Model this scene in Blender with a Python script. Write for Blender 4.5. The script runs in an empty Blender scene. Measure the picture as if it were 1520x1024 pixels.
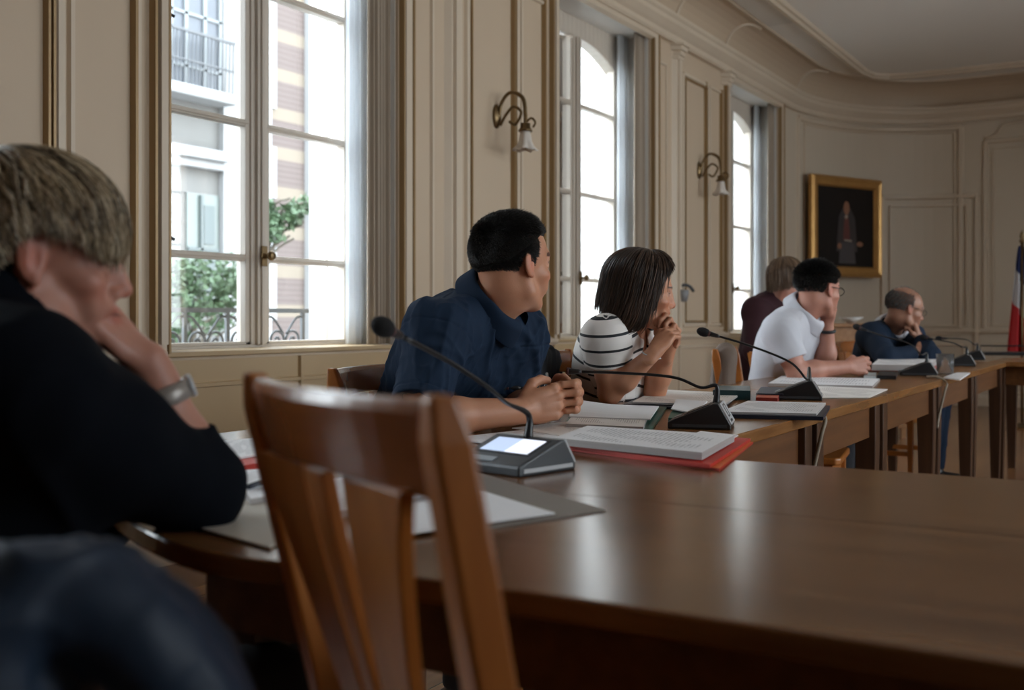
import bpy, math, random
import numpy as np
from mathutils import Vector, Matrix
random.seed(7); RNG = np.random.default_rng(11)
SC = bpy.context.scene
COL = SC.collection
# ------------------------------------------------------------------ camera, sky, exposure
FPX, HOR, H = 1620.0, 472.0, 1.03           # focal length in px, horizon row, lens height
YAW = math.radians(31.04)
FW = np.array([math.cos(YAW), math.sin(YAW), 0.0]); RT = np.array([math.sin(YAW), -math.cos(YAW), 0.0])
cam = bpy.data.cameras.new('camera'); camo = bpy.data.objects.new('camera', cam); COL.objects.link(camo)
cam.sensor_width = 36.0; cam.lens = FPX/1520*36.0
cam.shift_y = -(512-HOR)/1520.0
camo.location = (0, 0, H); camo.rotation_euler = (math.pi/2, 0, YAW-math.pi/2)
cam.clip_start = 0.05; cam.clip_end = 200
cam.dof.use_dof = True; cam.dof.focus_distance = 3.0; cam.dof.aperture_fstop = 3.6
SC.camera = camo
SC.view_settings.view_transform = 'Standard'; SC.view_settings.look = 'None'
SC.view_settings.exposure = 1.0; SC.view_settings.gamma = 1.0
SC.cycles.use_denoising = True; SC.cycles.max_bounces = 10; SC.cycles.diffuse_bounces = 6
SC.cycles.glossy_bounces = 4; SC.cycles.transparent_max_bounces = 24; SC.cycles.caustics_reflective = False
SC.cycles.sample_clamp_indirect = 6.0
W = bpy.data.worlds.new('sky'); SC.world = W; W.use_nodes = True
wn = W.node_tree.nodes; wl = W.node_tree.links
bg = wn['Background']; bg.inputs['Strength'].default_value = 7.5
tc = wn.new('ShaderNodeTexCoord'); sp = wn.new('ShaderNodeSeparateXYZ'); rp = wn.new('ShaderNodeValToRGB')
wl.new(tc.outputs['Generated'], sp.inputs[0]); wl.new(sp.outputs['Z'], rp.inputs[0]); wl.new(rp.outputs[0], bg.inputs[0])
rp.color_ramp.elements[0].position = 0.0; rp.color_ramp.elements[0].color = (.62, .66, .70, 1)
rp.color_ramp.elements[1].position = 0.55; rp.color_ramp.elements[1].color = (.80, .90, 1.0, 1)
WALL_Y = 3.6; ZT = 0.755; ZSILL = 0.88; ZHEAD = 3.32
WINX = [0.60, 3.98, 7.36, 10.74]      # window centres along the room
RWINX = [2.9, 6.1, 9.3]                # windows of the opposite wall
def portal(x, y, z, w, h, rz):
    l = bpy.data.lights.new('daylight_portal', 'AREA'); l.shape = 'RECTANGLE'; l.size = w; l.size_y = h
    l.cycles.is_portal = True
    o = bpy.data.objects.new('daylight_portal', l); COL.objects.link(o)
    o.location = (x, y, z); o.rotation_euler = (math.pi/2, 0, rz)
for wx in WINX: portal(wx, WALL_Y+.5, 2.08, 1.56, 2.45, math.pi)
for wx in RWINX: portal(wx, -3.25, 2.08, 1.56, 2.45, 0)

# ------------------------------------------------------------------ measuring helpers (pixel + depth -> metres)
def P(px, py, d):
    return FW*d + RT*((px-760)/FPX*d) + np.array([0, 0, H+(HOR-py)/FPX*d])
def T(px, py, z=ZT):
    return P(px, py, (H-z)*FPX/(py-HOR))
def X_at(px, Y=WALL_Y):
    a = YAW-math.atan((px-760)/FPX); return Y/math.tan(a)
def nrm(v):
    v = np.asarray(v, float); return v/max(1e-9, np.linalg.norm(v))

# ------------------------------------------------------------------ materials
MATS = {}
def mat(name, col, rough=.5, metal=0., var=None, scale=5., stretch=(1, 1, 1), bump=0., bscale=None, spec=.5, coat=0., emit=None,
        sss=0., attr=None, ramp=None, sheen=0., detail=4.):
    if name in MATS: return MATS[name]
    m = bpy.data.materials.new(name); m.use_nodes = True; MATS[name] = m
    n = m.node_tree.nodes; l = m.node_tree.links; b = n['Principled BSDF']
    b.inputs['Base Color'].default_value = (*col, 1); b.inputs['Roughness'].default_value = rough
    b.inputs['Metallic'].default_value = metal; b.inputs['Specular IOR Level'].default_value = spec
    b.inputs['Coat Weight'].default_value = coat; b.inputs['Coat Roughness'].default_value = .15
    if sheen: b.inputs['Sheen Weight'].default_value = sheen
    if sss: b.inputs['Subsurface Weight'].default_value = sss; b.inputs['Subsurface Radius'].default_value = (.012, .005, .003); b.inputs['Subsurface Scale'].default_value = 1.
    if emit: b.inputs['Emission Color'].default_value = (*emit[:3], 1); b.inputs['Emission Strength'].default_value = emit[3]
    tc = n.new('ShaderNodeTexCoord'); mp = n.new('ShaderNodeMapping'); l.new(tc.outputs['Object'], mp.inputs[0])
    mp.inputs['Scale'].default_value = stretch
    nz = n.new('ShaderNodeTexNoise'); nz.inputs['Scale'].default_value = scale; nz.inputs['Detail'].default_value = detail
    l.new(mp.outputs[0], nz.inputs['Vector'])
    if ramp:
        r = n.new('ShaderNodeValToRGB')
        while len(r.color_ramp.elements) < len(ramp): r.color_ramp.elements.new(.5)
        for e, (p, c) in zip(r.color_ramp.elements, ramp): e.position = p; e.color = (*c, 1)
        if attr:
            a = n.new('ShaderNodeAttribute'); a.attribute_name = attr; l.new(a.outputs['Fac'], r.inputs[0])
        else: l.new(nz.outputs['Fac'], r.inputs[0])
        l.new(r.outputs[0], b.inputs['Base Color'])
    elif var:
        mx = n.new('ShaderNodeMix'); mx.data_type = 'RGBA'; l.new(nz.outputs['Fac'], mx.inputs[0])
        mx.inputs[6].default_value = (*col, 1); mx.inputs[7].default_value = (*var, 1); l.new(mx.outputs[2], b.inputs['Base Color'])
    if bump:
        bp = n.new('ShaderNodeBump'); bp.inputs['Strength'].default_value = bump; bp.inputs['Distance'].default_value = .004
        if bscale:
            n2 = n.new('ShaderNodeTexNoise'); n2.inputs['Scale'].default_value = bscale; n2.inputs['Detail'].default_value = 3
            l.new(mp.outputs[0], n2.inputs['Vector']); l.new(n2.outputs['Fac'], bp.inputs['Height'])
        else: l.new(nz.outputs['Fac'], bp.inputs['Height'])
        l.new(bp.outputs[0], b.inputs['Normal'])
    return m
def glass_mat():
    m = bpy.data.materials.new('window_glass'); m.use_nodes = True; n = m.node_tree.nodes; l = m.node_tree.links
    n.clear(); o = n.new('ShaderNodeOutputMaterial'); t = n.new('ShaderNodeBsdfTransparent'); g = n.new('ShaderNodeBsdfGlossy')
    t.inputs[0].default_value = (.96, .98, .97, 1); g.inputs['Roughness'].default_value = .02
    f = n.new('ShaderNodeFresnel'); f.inputs[0].default_value = 1.35; x = n.new('ShaderNodeMixShader')
    l.new(f.outputs[0], x.inputs[0]); l.new(t.outputs[0], x.inputs[1]); l.new(g.outputs[0], x.inputs[2]); l.new(x.outputs[0], o.inputs[0])
    return m
M_glass = glass_mat()
def wood(name, dark, light, rough, axis='X', scale=1., coat=0., spec=.5):
    """streaky wood grain running along an axis"""
    st = {'X': (1.2, 14, 14), 'Y': (14, 1.2, 14), 'Z': (14, 14, 1.2)}[axis]
    m = mat(name, dark, rough, scale=2.2*scale, stretch=st, ramp=[(.25, dark), (.5, tuple((a+b)/2 for a, b in zip(dark, light))), (.75, light)],
            bump=.05, spec=spec, coat=coat, detail=6)
    return m
M_wall = mat('cream_wall_paint', (.52, .405, .29), .55, var=(.57, .45, .325), scale=1.5, bump=.03, bscale=60)
M_wall2 = mat('end_wall_paint', (.56, .475, .37), .6, var=(.60, .515, .405), scale=1.2, bump=.03, bscale=60)
M_mould = mat('cream_moulding_paint', (.64, .54, .42), .42, var=(.57, .47, .36), scale=3)
M_gold = mat('dull_gilding', (.38, .25, .12), .4, .35, var=(.30, .20, .10), scale=9, stretch=(1, 1, .4))
M_dado = mat('tan_dado_paint', (.50, .36, .20), .45, var=(.42, .30, .17), scale=2)
M_ceil = mat('ceiling_plaster', (.80, .77, .72), .7, var=(.76, .73, .68), scale=.8, bump=.02, bscale=40)
M_drape = mat('beige_drape_cloth', (.38, .31, .24), .85, var=(.32, .26, .20), scale=3, sheen=.2)
M_white = mat('white_window_paint', (.60, .53, .45), .4, var=(.52, .46, .39), scale=4)
M_reveal = mat('white_reveal_paint', (.78, .78, .76), .5, var=(.72, .72, .70), scale=2)
M_brass = mat('aged_brass', (.26, .17, .08), .35, .8, var=(.09, .06, .03), scale=30)
M_black = mat('black_plastic', (.012, .013, .015), .35, bump=.05, bscale=400)
M_foam = mat('black_foam', (.01, .01, .011), .95, bump=.6, bscale=700)
M_silver = mat('silver_plastic', (.60, .62, .64), .35, .1, var=(.52, .54, .56), scale=20)
M_iron = mat('grey_wrought_iron', (.05, .055, .06), .5, .3, var=(.08, .085, .09), scale=12)
M_table = wood('table_top_wood', (.10, .040, .013), (.235, .105, .038), .19, 'Y', 1.0, spec=.55)
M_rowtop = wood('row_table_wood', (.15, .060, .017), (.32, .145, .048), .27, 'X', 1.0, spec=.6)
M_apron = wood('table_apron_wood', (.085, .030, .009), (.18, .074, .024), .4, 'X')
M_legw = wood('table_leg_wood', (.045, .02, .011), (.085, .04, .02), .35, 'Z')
M_chair = wood('honey_chair_wood', (.29, .085, .015), (.46, .165, .032), .36, 'Z', .8, coat=.08)
M_railw = wood('honey_rail_wood', (.21, .058, .012), (.33, .11, .024), .26, 'Y', .8, coat=.25)

# ------------------------------------------------------------------ mesh helpers
class MB:
    def __init__(s): s.v = []; s.f = []; s.n = 0
    def add(s, v, f):
        s.v.extend([tuple(map(float, p)) for p in v]); s.f.extend([tuple(int(i)+s.n for i in q) for q in f]); s.n = len(s.v); return s
    def box(s, lo, hi, R=None, o=(0, 0, 0)):
        c = [(x, y, z) for z in (lo[2], hi[2]) for y in (lo[1], hi[1]) for x in (lo[0], hi[0])]
        if R is not None: c = [np.asarray(R) @ np.array(p)+np.asarray(o) for p in c]
        else: c = [np.array(p)+np.asarray(o) for p in c]
        return s.add(c, [(0, 2, 3, 1), (4, 5, 7, 6), (0, 1, 5, 4), (2, 6, 7, 3), (0, 4, 6, 2), (1, 3, 7, 5)])
    def tube(s, path, rad, n=10, cap=True, flat=None):
        path = [np.asarray(p, float) for p in path]; k = len(path)
        rad = [rad]*k if np.isscalar(rad) else list(rad)
        v = []; up = None
        for i, p in enumerate(path):
            t = nrm(path[min(i+1, k-1)]-path[max(i-1, 0)])
            if up is None:
                up = np.array([0, 0, 1.]) if abs(t[2]) < .9 else np.array([1., 0, 0])
                if flat is not None: up = np.asarray(flat[1], float)
            a = nrm(up-t*np.dot(up, t)); b = np.cross(t, a); up = a
            fl = 1 if flat is None else flat[0]
            for j in range(n):
                an = 2*math.pi*j/n; v.append(p+rad[i]*(math.cos(an)*a*fl+math.sin(an)*b))
        f = [(i*n+j, i*n+(j+1) % n, (i+1)*n+(j+1) % n, (i+1)*n+j) for i in range(k-1) for j in range(n)]
        if cap: f += [tuple(range(n-1, -1, -1)), tuple((k-1)*n+j for j in range(n))]
        return s.add(v, f)
    def sweep(s, path, prof, closed=False):
        """prof(i) gives the section ring as 3-D points for station i"""
        rings = [prof(i) for i in range(len(path))]; n = len(rings[0]); k = len(rings)
        v = [p for r in rings for p in r]
        f = [(i*n+j, i*n+(j+1) % n, (i+1)*n+(j+1) % n, (i+1)*n+j) for i in range(k-1) for j in range(n)]
        f += [tuple(range(n-1, -1, -1)), tuple((k-1)*n+j for j in range(n))]
        return s.add(v, f)
    def lathe(s, prof, n=24, o=(0, 0, 0), R=None):
        v = []
        for r, z in prof:
            for j in range(n):
                a = 2*math.pi*j/n; p = np.array([r*math.cos(a), r*math.sin(a), z])
                if R is not None: p = np.asarray(R) @ p
                v.append(p+np.asarray(o))
        k = len(prof)
        f = [(i*n+j, i*n+(j+1) % n, (i+1)*n+(j+1) % n, (i+1)*n+j) for i in range(k-1) for j in range(n)]
        f += [tuple(range(n-1, -1, -1)), tuple((k-1)*n+j for j in range(n))]
        return s.add(v, f)
    def prism(s, poly, z0, z1):
        n = len(poly); v = [(x, y, z0) for x, y in poly]+[(x, y, z1) for x, y in poly]
        return s.add(v, [tuple(range(n-1, -1, -1)), tuple(range(n, 2*n))]+[(i, (i+1) % n, n+(i+1) % n, n+i) for i in range(n)])
    def build(s, name, m, parent=None, smooth=False, bevel=0, seg=2, loc=None):
        me = bpy.data.meshes.new(name); me.from_pydata(s.v, [], s.f); me.update()
        o = bpy.data.objects.new(name, me); COL.objects.link(o)
        if m: me.materials.append(m)
        import bmesh
        b = bmesh.new(); b.from_mesh(me); bmesh.ops.recalc_face_normals(b, faces=b.faces); b.to_mesh(me); b.free()
        if smooth: me.polygons.foreach_set('use_smooth', [True]*len(me.polygons))
        if bevel:
            md = o.modifiers.new('bevel', 'BEVEL'); md.width = bevel; md.segments = seg; md.limit_method = 'ANGLE'
        if parent is not None: o.parent = parent
        if loc is not None: o.location = loc
        return o
def tag(o, label=None, cat=None, group=None, kind=None):
    if label: o['label'] = label
    if cat: o['category'] = cat
    if group: o['group'] = group
    if kind: o['kind'] = kind
    return o
def empty(name, loc=(0, 0, 0), rz=0, label=None, cat=None, group=None, kind=None):
    o = bpy.data.objects.new(name, None); COL.objects.link(o); o.location = loc; o.rotation_euler = (0, 0, rz); o.empty_display_size = .1
    return tag(o, label, cat, group, kind)
def copy_tree(o, parent=None):
    c = o.copy(); COL.objects.link(c)
    if parent is not None: c.parent = parent
    for ch in list(o.children): copy_tree(ch, c)
    return c
def bez(pts, n=16):
    """Catmull-Rom through points"""
    p = [np.asarray(q, float) for q in pts]; p = [2*p[0]-p[1]]+p+[2*p[-1]-p[-2]]; out = []
    for i in range(1, len(p)-2):
        for k in range(n):
            t = k/n; a, b, c, d = p[i-1:i+3]
            out.append(.5*((2*b)+(-a+c)*t+(2*a-5*b+4*c-d)*t*t+(-a+3*b-3*c+d)*t**3))
    out.append(p[-2]); return out
# ------------------------------------------------------------------ numpy noise
_TAB = RNG.random((32, 32, 32)).astype(np.float32)*2-1
def vnoise(p):
    p = np.asarray(p, np.float32); i = np.floor(p).astype(np.int64); f = p-i; f = f*f*(3-2*f); r = 0
    for dx in (0, 1):
        for dy in (0, 1):
            for dz in (0, 1):
                w = (f[:, 0] if dx else 1-f[:, 0])*(f[:, 1] if dy else 1-f[:, 1])*(f[:, 2] if dz else 1-f[:, 2])
                r = r+w*_TAB[(i[:, 0]+dx) % 32, (i[:, 1]+dy) % 32, (i[:, 2]+dz) % 32]
    return r
# ------------------------------------------------------------------ implicit sculpting (smooth unions meshed with surface nets)
class Sculpt:
    def __init__(s, lo, hi, h):
        s.lo = np.array(lo, float); s.h = h; s.n = np.ceil((np.array(hi)-s.lo)/h).astype(int)+1
        s.F = np.full(s.n, 1.0, np.float32)
    def _blk(s, lo, hi):
        a = np.clip(np.floor((np.asarray(lo)-s.lo)/s.h).astype(int), 0, s.n); b = np.clip(np.ceil((np.asarray(hi)-s.lo)/s.h).astype(int)+1, 0, s.n)
        if (b <= a).any(): return None
        ax = [(s.lo[i]+s.h*np.arange(a[i], b[i])).astype(np.float32) for i in range(3)]
        return (slice(a[0], b[0]), slice(a[1], b[1]), slice(a[2], b[2])), ax[0][:, None, None], ax[1][None, :, None], ax[2][None, None, :]
    def _mix(s, sl, d, k, op):
        F = s.F[sl]
        if op == 'sub': d = -d
        if k > 0: hh = np.maximum(k-np.abs(F-d), 0)/k; c = hh*hh*k*.25
        else: c = 0
        s.F[sl] = np.minimum(F, d)-c if op == 'add' else np.maximum(F, d)+c
    def ell(s, c, r, R=None, k=.01, op='add'):
        c = np.asarray(c, float); r = np.asarray(r, float); m = r.max()+k+s.h*3
        B = s._blk(c-m, c+m)
        if B is None: return
        sl, x, y, z = B; x = x-c[0]; y = y-c[1]; z = z-c[2]
        if R is None: q = (x, y, z)
        else: q = [x*R[i][0]+y*R[i][1]+z*R[i][2] for i in range(3)]     # R rows = local axes
        k0 = np.sqrt(sum((q[i]/r[i])**2 for i in range(3))); k1 = np.sqrt(sum((q[i]/r[i]**2)**2 for i in range(3)))+1e-6
        s._mix(sl, (k0*(k0-1)/k1).astype(np.float32), k, op)
    def cap(s, a, b, ra, rb=None, k=.01, op='add', cut=False, flat=None):
        """tapered capsule; cut = flat end at b; flat = (axis, factor) squeezes the section along an axis"""
        rb = ra if rb is None else rb; a = np.asarray(a, float); b = np.asarray(b, float); m = max(ra, rb)+k+s.h*3
        B = s._blk(np.minimum(a, b)-m, np.maximum(a, b)+m)
        if B is None: return
        sl, x, y, z = B; x = x-a[0]; y = y-a[1]; z = z-a[2]; ab = b-a; L2 = float(ab @ ab)+1e-12
        t = (x*ab[0]+y*ab[1]+z*ab[2])/L2; tc_ = np.clip(t, 0, 1)
        X = x-tc_*ab[0]; Y = y-tc_*ab[1]; Z = z-tc_*ab[2]; d2 = X*X+Y*Y+Z*Z
        if flat is not None:
            u = nrm(flat[0]); q = X*u[0]+Y*u[1]+Z*u[2]; d2 = d2+q*q*(flat[1]**2-1)
        d = np.sqrt(np.maximum(d2, 0))-(ra+(rb-ra)*tc_)
        if cut: d = np.maximum(d, (t-1)*math.sqrt(L2))
        s._mix(sl, d.astype(np.float32), k, op)
    def plane(s, p, n, k=.002):
        """remove everything on the side n points to"""
        sl, x, y, z = s._blk(s.lo, s.lo+s.n*s.h); n = nrm(n)
        d = (x-p[0])*n[0]+(y-p[1])*n[1]+(z-p[2])*n[2]; s._mix(sl, d.astype(np.float32), k, 'max')
    def mesh(s):
        F = s.F; F[0] = F[-1] = 1; F[:, 0] = F[:, -1] = 1; F[:, :, 0] = F[:, :, -1] = 1
        I = F < 0; n = s.n
        c = np.zeros(n-1, np.uint8)
        for dx in (0, 1):
            for dy in (0, 1):
                for dz in (0, 1): c += I[dx:n[0]-1+dx, dy:n[1]-1+dy, dz:n[2]-1+dz]
        act = np.argwhere((c > 0) & (c < 8)); idx = np.full(n-1, -1, np.int32); idx[tuple(act.T)] = np.arange(len(act))
        acc = np.zeros((len(act), 3)); cnt = np.zeros(len(act))
        cor = [(dx, dy, dz) for dx in (0, 1) for dy in (0, 1) for dz in (0, 1)]
        val = {q: F[act[:, 0]+q[0], act[:, 1]+q[1], act[:, 2]+q[2]] for q in cor}
        for q in cor:
            for ax in range(3):
                if q[ax] == 0:
                    r = list(q); r[ax] = 1; r = tuple(r); m = (val[q] < 0) != (val[r] < 0)
                    t = val[q][m]/(val[q][m]-val[r][m]); p = np.tile(np.array(q, float), (m.sum(), 1)); p[:, ax] += t
                    acc[m] += p; cnt[m] += 1
        V = (act+acc/cnt[:, None])*s.h+s.lo; Q = []
        for ax in range(3):
            sl0 = [slice(None)]*3; sl1 = [slice(None)]*3; sl0[ax] = slice(0, -1); sl1[ax] = slice(1, None)
            A, B = I[tuple(sl0)], I[tuple(sl1)]; e = np.argwhere(A != B)
            if not len(e): continue
            inside = A[tuple(e.T)]; u, w = [(1, 2), (2, 0), (0, 1)][ax]
            def cell(du, dw):
                q = e.copy(); q[:, u] += du; q[:, w] += dw; return idx[q[:, 0], q[:, 1], q[:, 2]]
            f = np.stack([cell(-1, -1), cell(0, -1), cell(0, 0), cell(-1, 0)], 1)
            f[~inside] = f[~inside][:, ::-1]; Q.append(f)
        Q = np.concatenate(Q); Q = Q[(Q >= 0).all(1)]
        return V, Q
def smooth_mesh(V, Q, it=1, lam=.5):
    for _ in range(it):
        S = np.zeros_like(V); C = np.zeros(len(V))
        for a in range(4):
            for b in ((a+1) % 4, (a+3) % 4): np.add.at(S, Q[:, a], V[Q[:, b]]); np.add.at(C, Q[:, a], 1)
        V = V+lam*(S/np.maximum(C, 1)[:, None]-V)
    return V
def vnormals(V, Q):
    n = np.cross(V[Q[:, 2]]-V[Q[:, 0]], V[Q[:, 3]]-V[Q[:, 1]]); N = np.zeros_like(V)
    for a in range(4): np.add.at(N, Q[:, a], n)
    return N/np.maximum(np.linalg.norm(N, axis=1), 1e-9)[:, None]
def np_mesh(name, V, Q, m, parent=None, attrs=None, colors=None, origin=None):
    V = np.asarray(V, float)
    if origin is not None: V = V-np.asarray(origin)
    me = bpy.data.meshes.new(name); me.vertices.add(len(V)); me.vertices.foreach_set('co', V.astype(np.float32).ravel())
    k = Q.shape[1]; me.loops.add(len(Q)*k); me.loops.foreach_set('vertex_index', Q.astype(np.int32).ravel())
    me.polygons.add(len(Q)); me.polygons.foreach_set('loop_start', np.arange(0, len(Q)*k, k, dtype=np.int32))
    me.polygons.foreach_set('use_smooth', np.ones(len(Q), bool)); me.update(calc_edges=True)
    for nm, v in (attrs or {}).items():
        a = me.attributes.new(nm, 'FLOAT', 'POINT'); a.data.foreach_set('value', np.asarray(v, np.float32))
    for nm, v in (colors or {}).items():
        a = me.attributes.new(nm, 'FLOAT_COLOR', 'POINT'); a.data.foreach_set('color', np.c_[v, np.ones(len(v))].astype(np.float32).ravel())
    me.materials.append(m); o = bpy.data.objects.new(name, me); COL.objects.link(o)
    if parent is not None: o.parent = parent
    if origin is not None and parent is None: o.location = origin
    return o
# ------------------------------------------------------------------ the room shell
XE = 11.8; ECX, ECY, ERX, ERY = 11.8, 2.08, 2.0, 1.52      # straight wall ends at XE, then a rounded corner, then the end wall
_t = np.linspace(0, math.pi/2, 200); _ex = ECX+ERX*np.sin(_t); _ey = ECY+ERY*np.cos(_t)
_el = np.concatenate([[0], np.cumsum(np.hypot(np.diff(_ex), np.diff(_ey)))]); SA = XE+_el[-1]
def wp(s, off=0., z=0.):
    """point at distance s along the wall (s = X on the window wall), off metres into the room"""
    if s <= XE: p = np.array([s, WALL_Y]); n = np.array([0, -1.])
    elif s < SA:
        t = float(np.interp(s-XE, _el, _t)); p = np.array([ECX+ERX*math.sin(t), ECY+ERY*math.cos(t)])
        n = -nrm([math.sin(t)/ERX, math.cos(t)/ERY])
    else: p = np.array([ECX+ERX, ECY-(s-SA)]); n = np.array([-1., 0])
    q = p+n*off; return np.array([q[0], q[1], z])
def s_px(px):
    a = YAW-math.atan((px-760)/FPX); best = None
    for s in np.arange(0, SA+7, .01):
        p = wp(s); e = abs(math.atan2(p[1], p[0])-a)
        if best is None or e < best[0]: best = (e, s)
    return best[1]
def z_px(px, py):
    p = wp(s_px(px)); d = p[0]*FW[0]+p[1]*FW[1]; return H+(HOR-py)/FPX*d
def stations(s0, s1):
    if s1 <= XE or s0 >= SA: return [s0, s1]
    mid = [s for s in np.linspace(XE, SA, 26) if s0 < s < s1]; return [s0]+mid+[s1]
def hmould(mb, s0, s1, z, prof):
    st = stations(s0, s1); mb.sweep(st, lambda i: [wp(st[i], o, z+dz) for o, dz in prof])
def vmould(mb, s, z0, z1, w, t, o=0.):
    n = wp(s, 1)-wp(s); tn = np.array([n[1], -n[0], 0.]); a = wp(s, o-.002)
    q = [a-tn*w/2, a+tn*w/2, a+tn*w*.3+n*t, a-tn*w*.3+n*t]
    mb.add([p+[0, 0, z0] for p in q]+[p+[0, 0, z1] for p in q], [(0, 1, 2, 3), (7, 6, 5, 4), (0, 4, 5, 1), (1, 5, 6, 2), (2, 6, 7, 3), (3, 7, 4, 0)])
def panel(mb, s0, s1, z0, z1, w=.035, t=.02):
    pr = [(-.002, -w/2), (-.002, w/2), (t, w*.25), (t, -w*.25)]
    hmould(mb, s0, s1, z0, pr); hmould(mb, s0, s1, z1, pr); vmould(mb, s0, z0, z1, w, t); vmould(mb, s1, z0, z1, w, t)
def S(o): o['kind'] = 'structure'; return o
ZC = 3.80
# floor: wide oak boards along the room
fm = mat('oak_floor_boards', (.2, .1, .05), .22, spec=.55)
n = fm.node_tree.nodes; l = fm.node_tree.links; b = n['Principled BSDF']
tc = n.new('ShaderNodeTexCoord'); mp = n.new('ShaderNodeMapping'); br = n.new('ShaderNodeTexBrick'); l.new(tc.outputs['Object'], mp.inputs[0]); l.new(mp.outputs[0], br.inputs[0])
br.inputs['Scale'].default_value = 1; br.inputs['Mortar Size'].default_value = .0025; br.inputs['Brick Width'].default_value = .9; br.inputs['Row Height'].default_value = .11
br.inputs['Color1'].default_value = (.40, .19, .08, 1); br.inputs['Color2'].default_value = (.24, .10, .042, 1); br.inputs['Mortar'].default_value = (.03, .015, .01, 1)
nz = n.new('ShaderNodeTexNoise'); nz.inputs['Scale'].default_value = 3; mp2 = n.new('ShaderNodeMapping'); mp2.inputs['Scale'].default_value = (1, 12, 1)
l.new(tc.outputs['Object'], mp2.inputs[0]); l.new(mp2.outputs[0], nz.inputs[0]); mx = n.new('ShaderNodeMix'); mx.data_type = 'RGBA'; mx.blend_type = 'MULTIPLY'
mx.inputs[0].default_value = .6; l.new(br.outputs[0], mx.inputs[6]); l.new(nz.outputs[0], mx.inputs[7]); l.new(mx.outputs[2], b.inputs['Base Color'])
b.inputs['Specular IOR Level'].default_value = .5
S(MB().box((-4.2, -5.3, -.1), (14.2, 4.3, 0)).build('floor', fm))
S(MB().box((-4.2, -5.3, ZC), (14.2, 4.0, ZC+.15)).build('ceiling', M_ceil))
# window wall with openings
def wall_open(xs, y0, y1, xa, xb, hw, name):
    mb = MB(); edges = [xa]+[e for x in xs for e in (x-hw, x+hw)]+[xb]
    mb.box((xa, y0, -.05), (xb, y1, ZSILL)); mb.box((xa, y0, ZHEAD), (xb, y1, ZC+.1))
    for i in range(0, len(edges), 2): mb.box((edges[i], y0, ZSILL), (edges[i+1], y1, ZHEAD))
    return S(mb.build(name, M_wall))
wall_open(WINX, WALL_Y, WALL_Y+.5, -4.2, XE, .8, 'wall_left')
wall_open(RWINX, -3.4, -2.9, -4.2, 14.2, .8, 'wall_right')
S(MB().box((-4.3, -5.3, -.05), (-4.0, 4.1, ZC+.1)).build('wall_behind', M_wall))
mb = MB(); st = stations(XE, SA+7.3); mb.sweep(st, lambda i: [wp(st[i], 0, -.05), wp(st[i], -.3, -.05), wp(st[i], -.3, ZC+.1), wp(st[i], 0, ZC+.1)])
S(mb.build('wall_end', M_wall2, smooth=False))
# reveals, sills
mb = MB()
for x in WINX:
    for sx in (-1, 1): mb.box((x+sx*.8-.004, WALL_Y+.02, ZSILL), (x+sx*.8+.004, WALL_Y+.5, ZHEAD))
    mb.box((x-.8, WALL_Y+.02, ZHEAD-.004), (x+.8, WALL_Y+.5, ZHEAD+.004))
S(mb.build('trim_1', M_reveal))
mb = MB()
for x in WINX: mb.box((x-.84, WALL_Y-.02, ZSILL-.016), (x+.84, WALL_Y+.5, ZSILL+.006))
S(mb.build('trim_2', M_dado, bevel=.004))
# exterior stone piers beside the windows
mb = MB()
for x in WINX:
    for sx in (-1, 1): mb.box((x+sx*.86-.08, WALL_Y+.5, -4), (x+sx*.86+.08, WALL_Y+.62, 6))
S(mb.build('trim_3', M_reveal))
# cornice and cove (runs round the corner)
mb = MB(); hmould(mb, -4, SA+7, 3.36, [(0, -.02), (.05, -.02), (.065, .0), (.065, .03), (.09, .05), (.13, .09), (.13, .12), (.15, .14), (.15, .165), (0, .165)])
S(mb.build('trim_4', M_mould))
mb = MB(); cv = [(0, 0)]+[(.30*(1-math.cos(a)), .28*math.sin(a)) for a in np.linspace(0, math.pi/2, 9)]+[(0, .30)]
hmould(mb, -4, SA+7, 3.52, cv); o = S(mb.build('trim_5', M_wall)); 
# ceiling border mouldings
mb = MB()
def cmould(off, prof):
    c = [(-4, WALL_Y-off)]+[(XE, WALL_Y-off)]
    rr = .12 if off > .5 else None
    if rr: c = [(-4, WALL_Y-off), (12.45, WALL_Y-off), (12.72, WALL_Y-off-.05), (12.9, WALL_Y-off-.22), (12.98, WALL_Y-off-.5), (13.15, -5)]
    else: c = [tuple(wp(s, off)[:2]) for s in stations(-4, SA+7)]
    c = [np.array(q) for q in c]
    def ring(i):
        t = nrm(c[min(i+1, len(c)-1)]-c[max(i-1, 0)]); nn = np.array([t[1], -t[0]])
        return [np.array([*(c[i]+nn*o), ZC+.002-dz]) for o, dz in prof]
    mb.sweep(c, ring)
cmould(.62, [(0, 0), (0, .03), (.02, .055), (.06, .055), (.07, .035), (.10, .03), (.11, 0)])
cmould(.30, [(0, 0), (0, .014), (.03, .018), (.04, 0)])
S(mb.build('trim_6', M_mould))
# carved plaster band on the ceiling border
mb = MB(); mb.box((8.0, WALL_Y-.60, ZC-.012), (10.1, WALL_Y-.36, ZC+.01))
pm = mat('carved_plaster', (.66, .63, .58), .6, scale=22, bump=1., bscale=26); S(mb.build('trim_7', pm))
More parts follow.
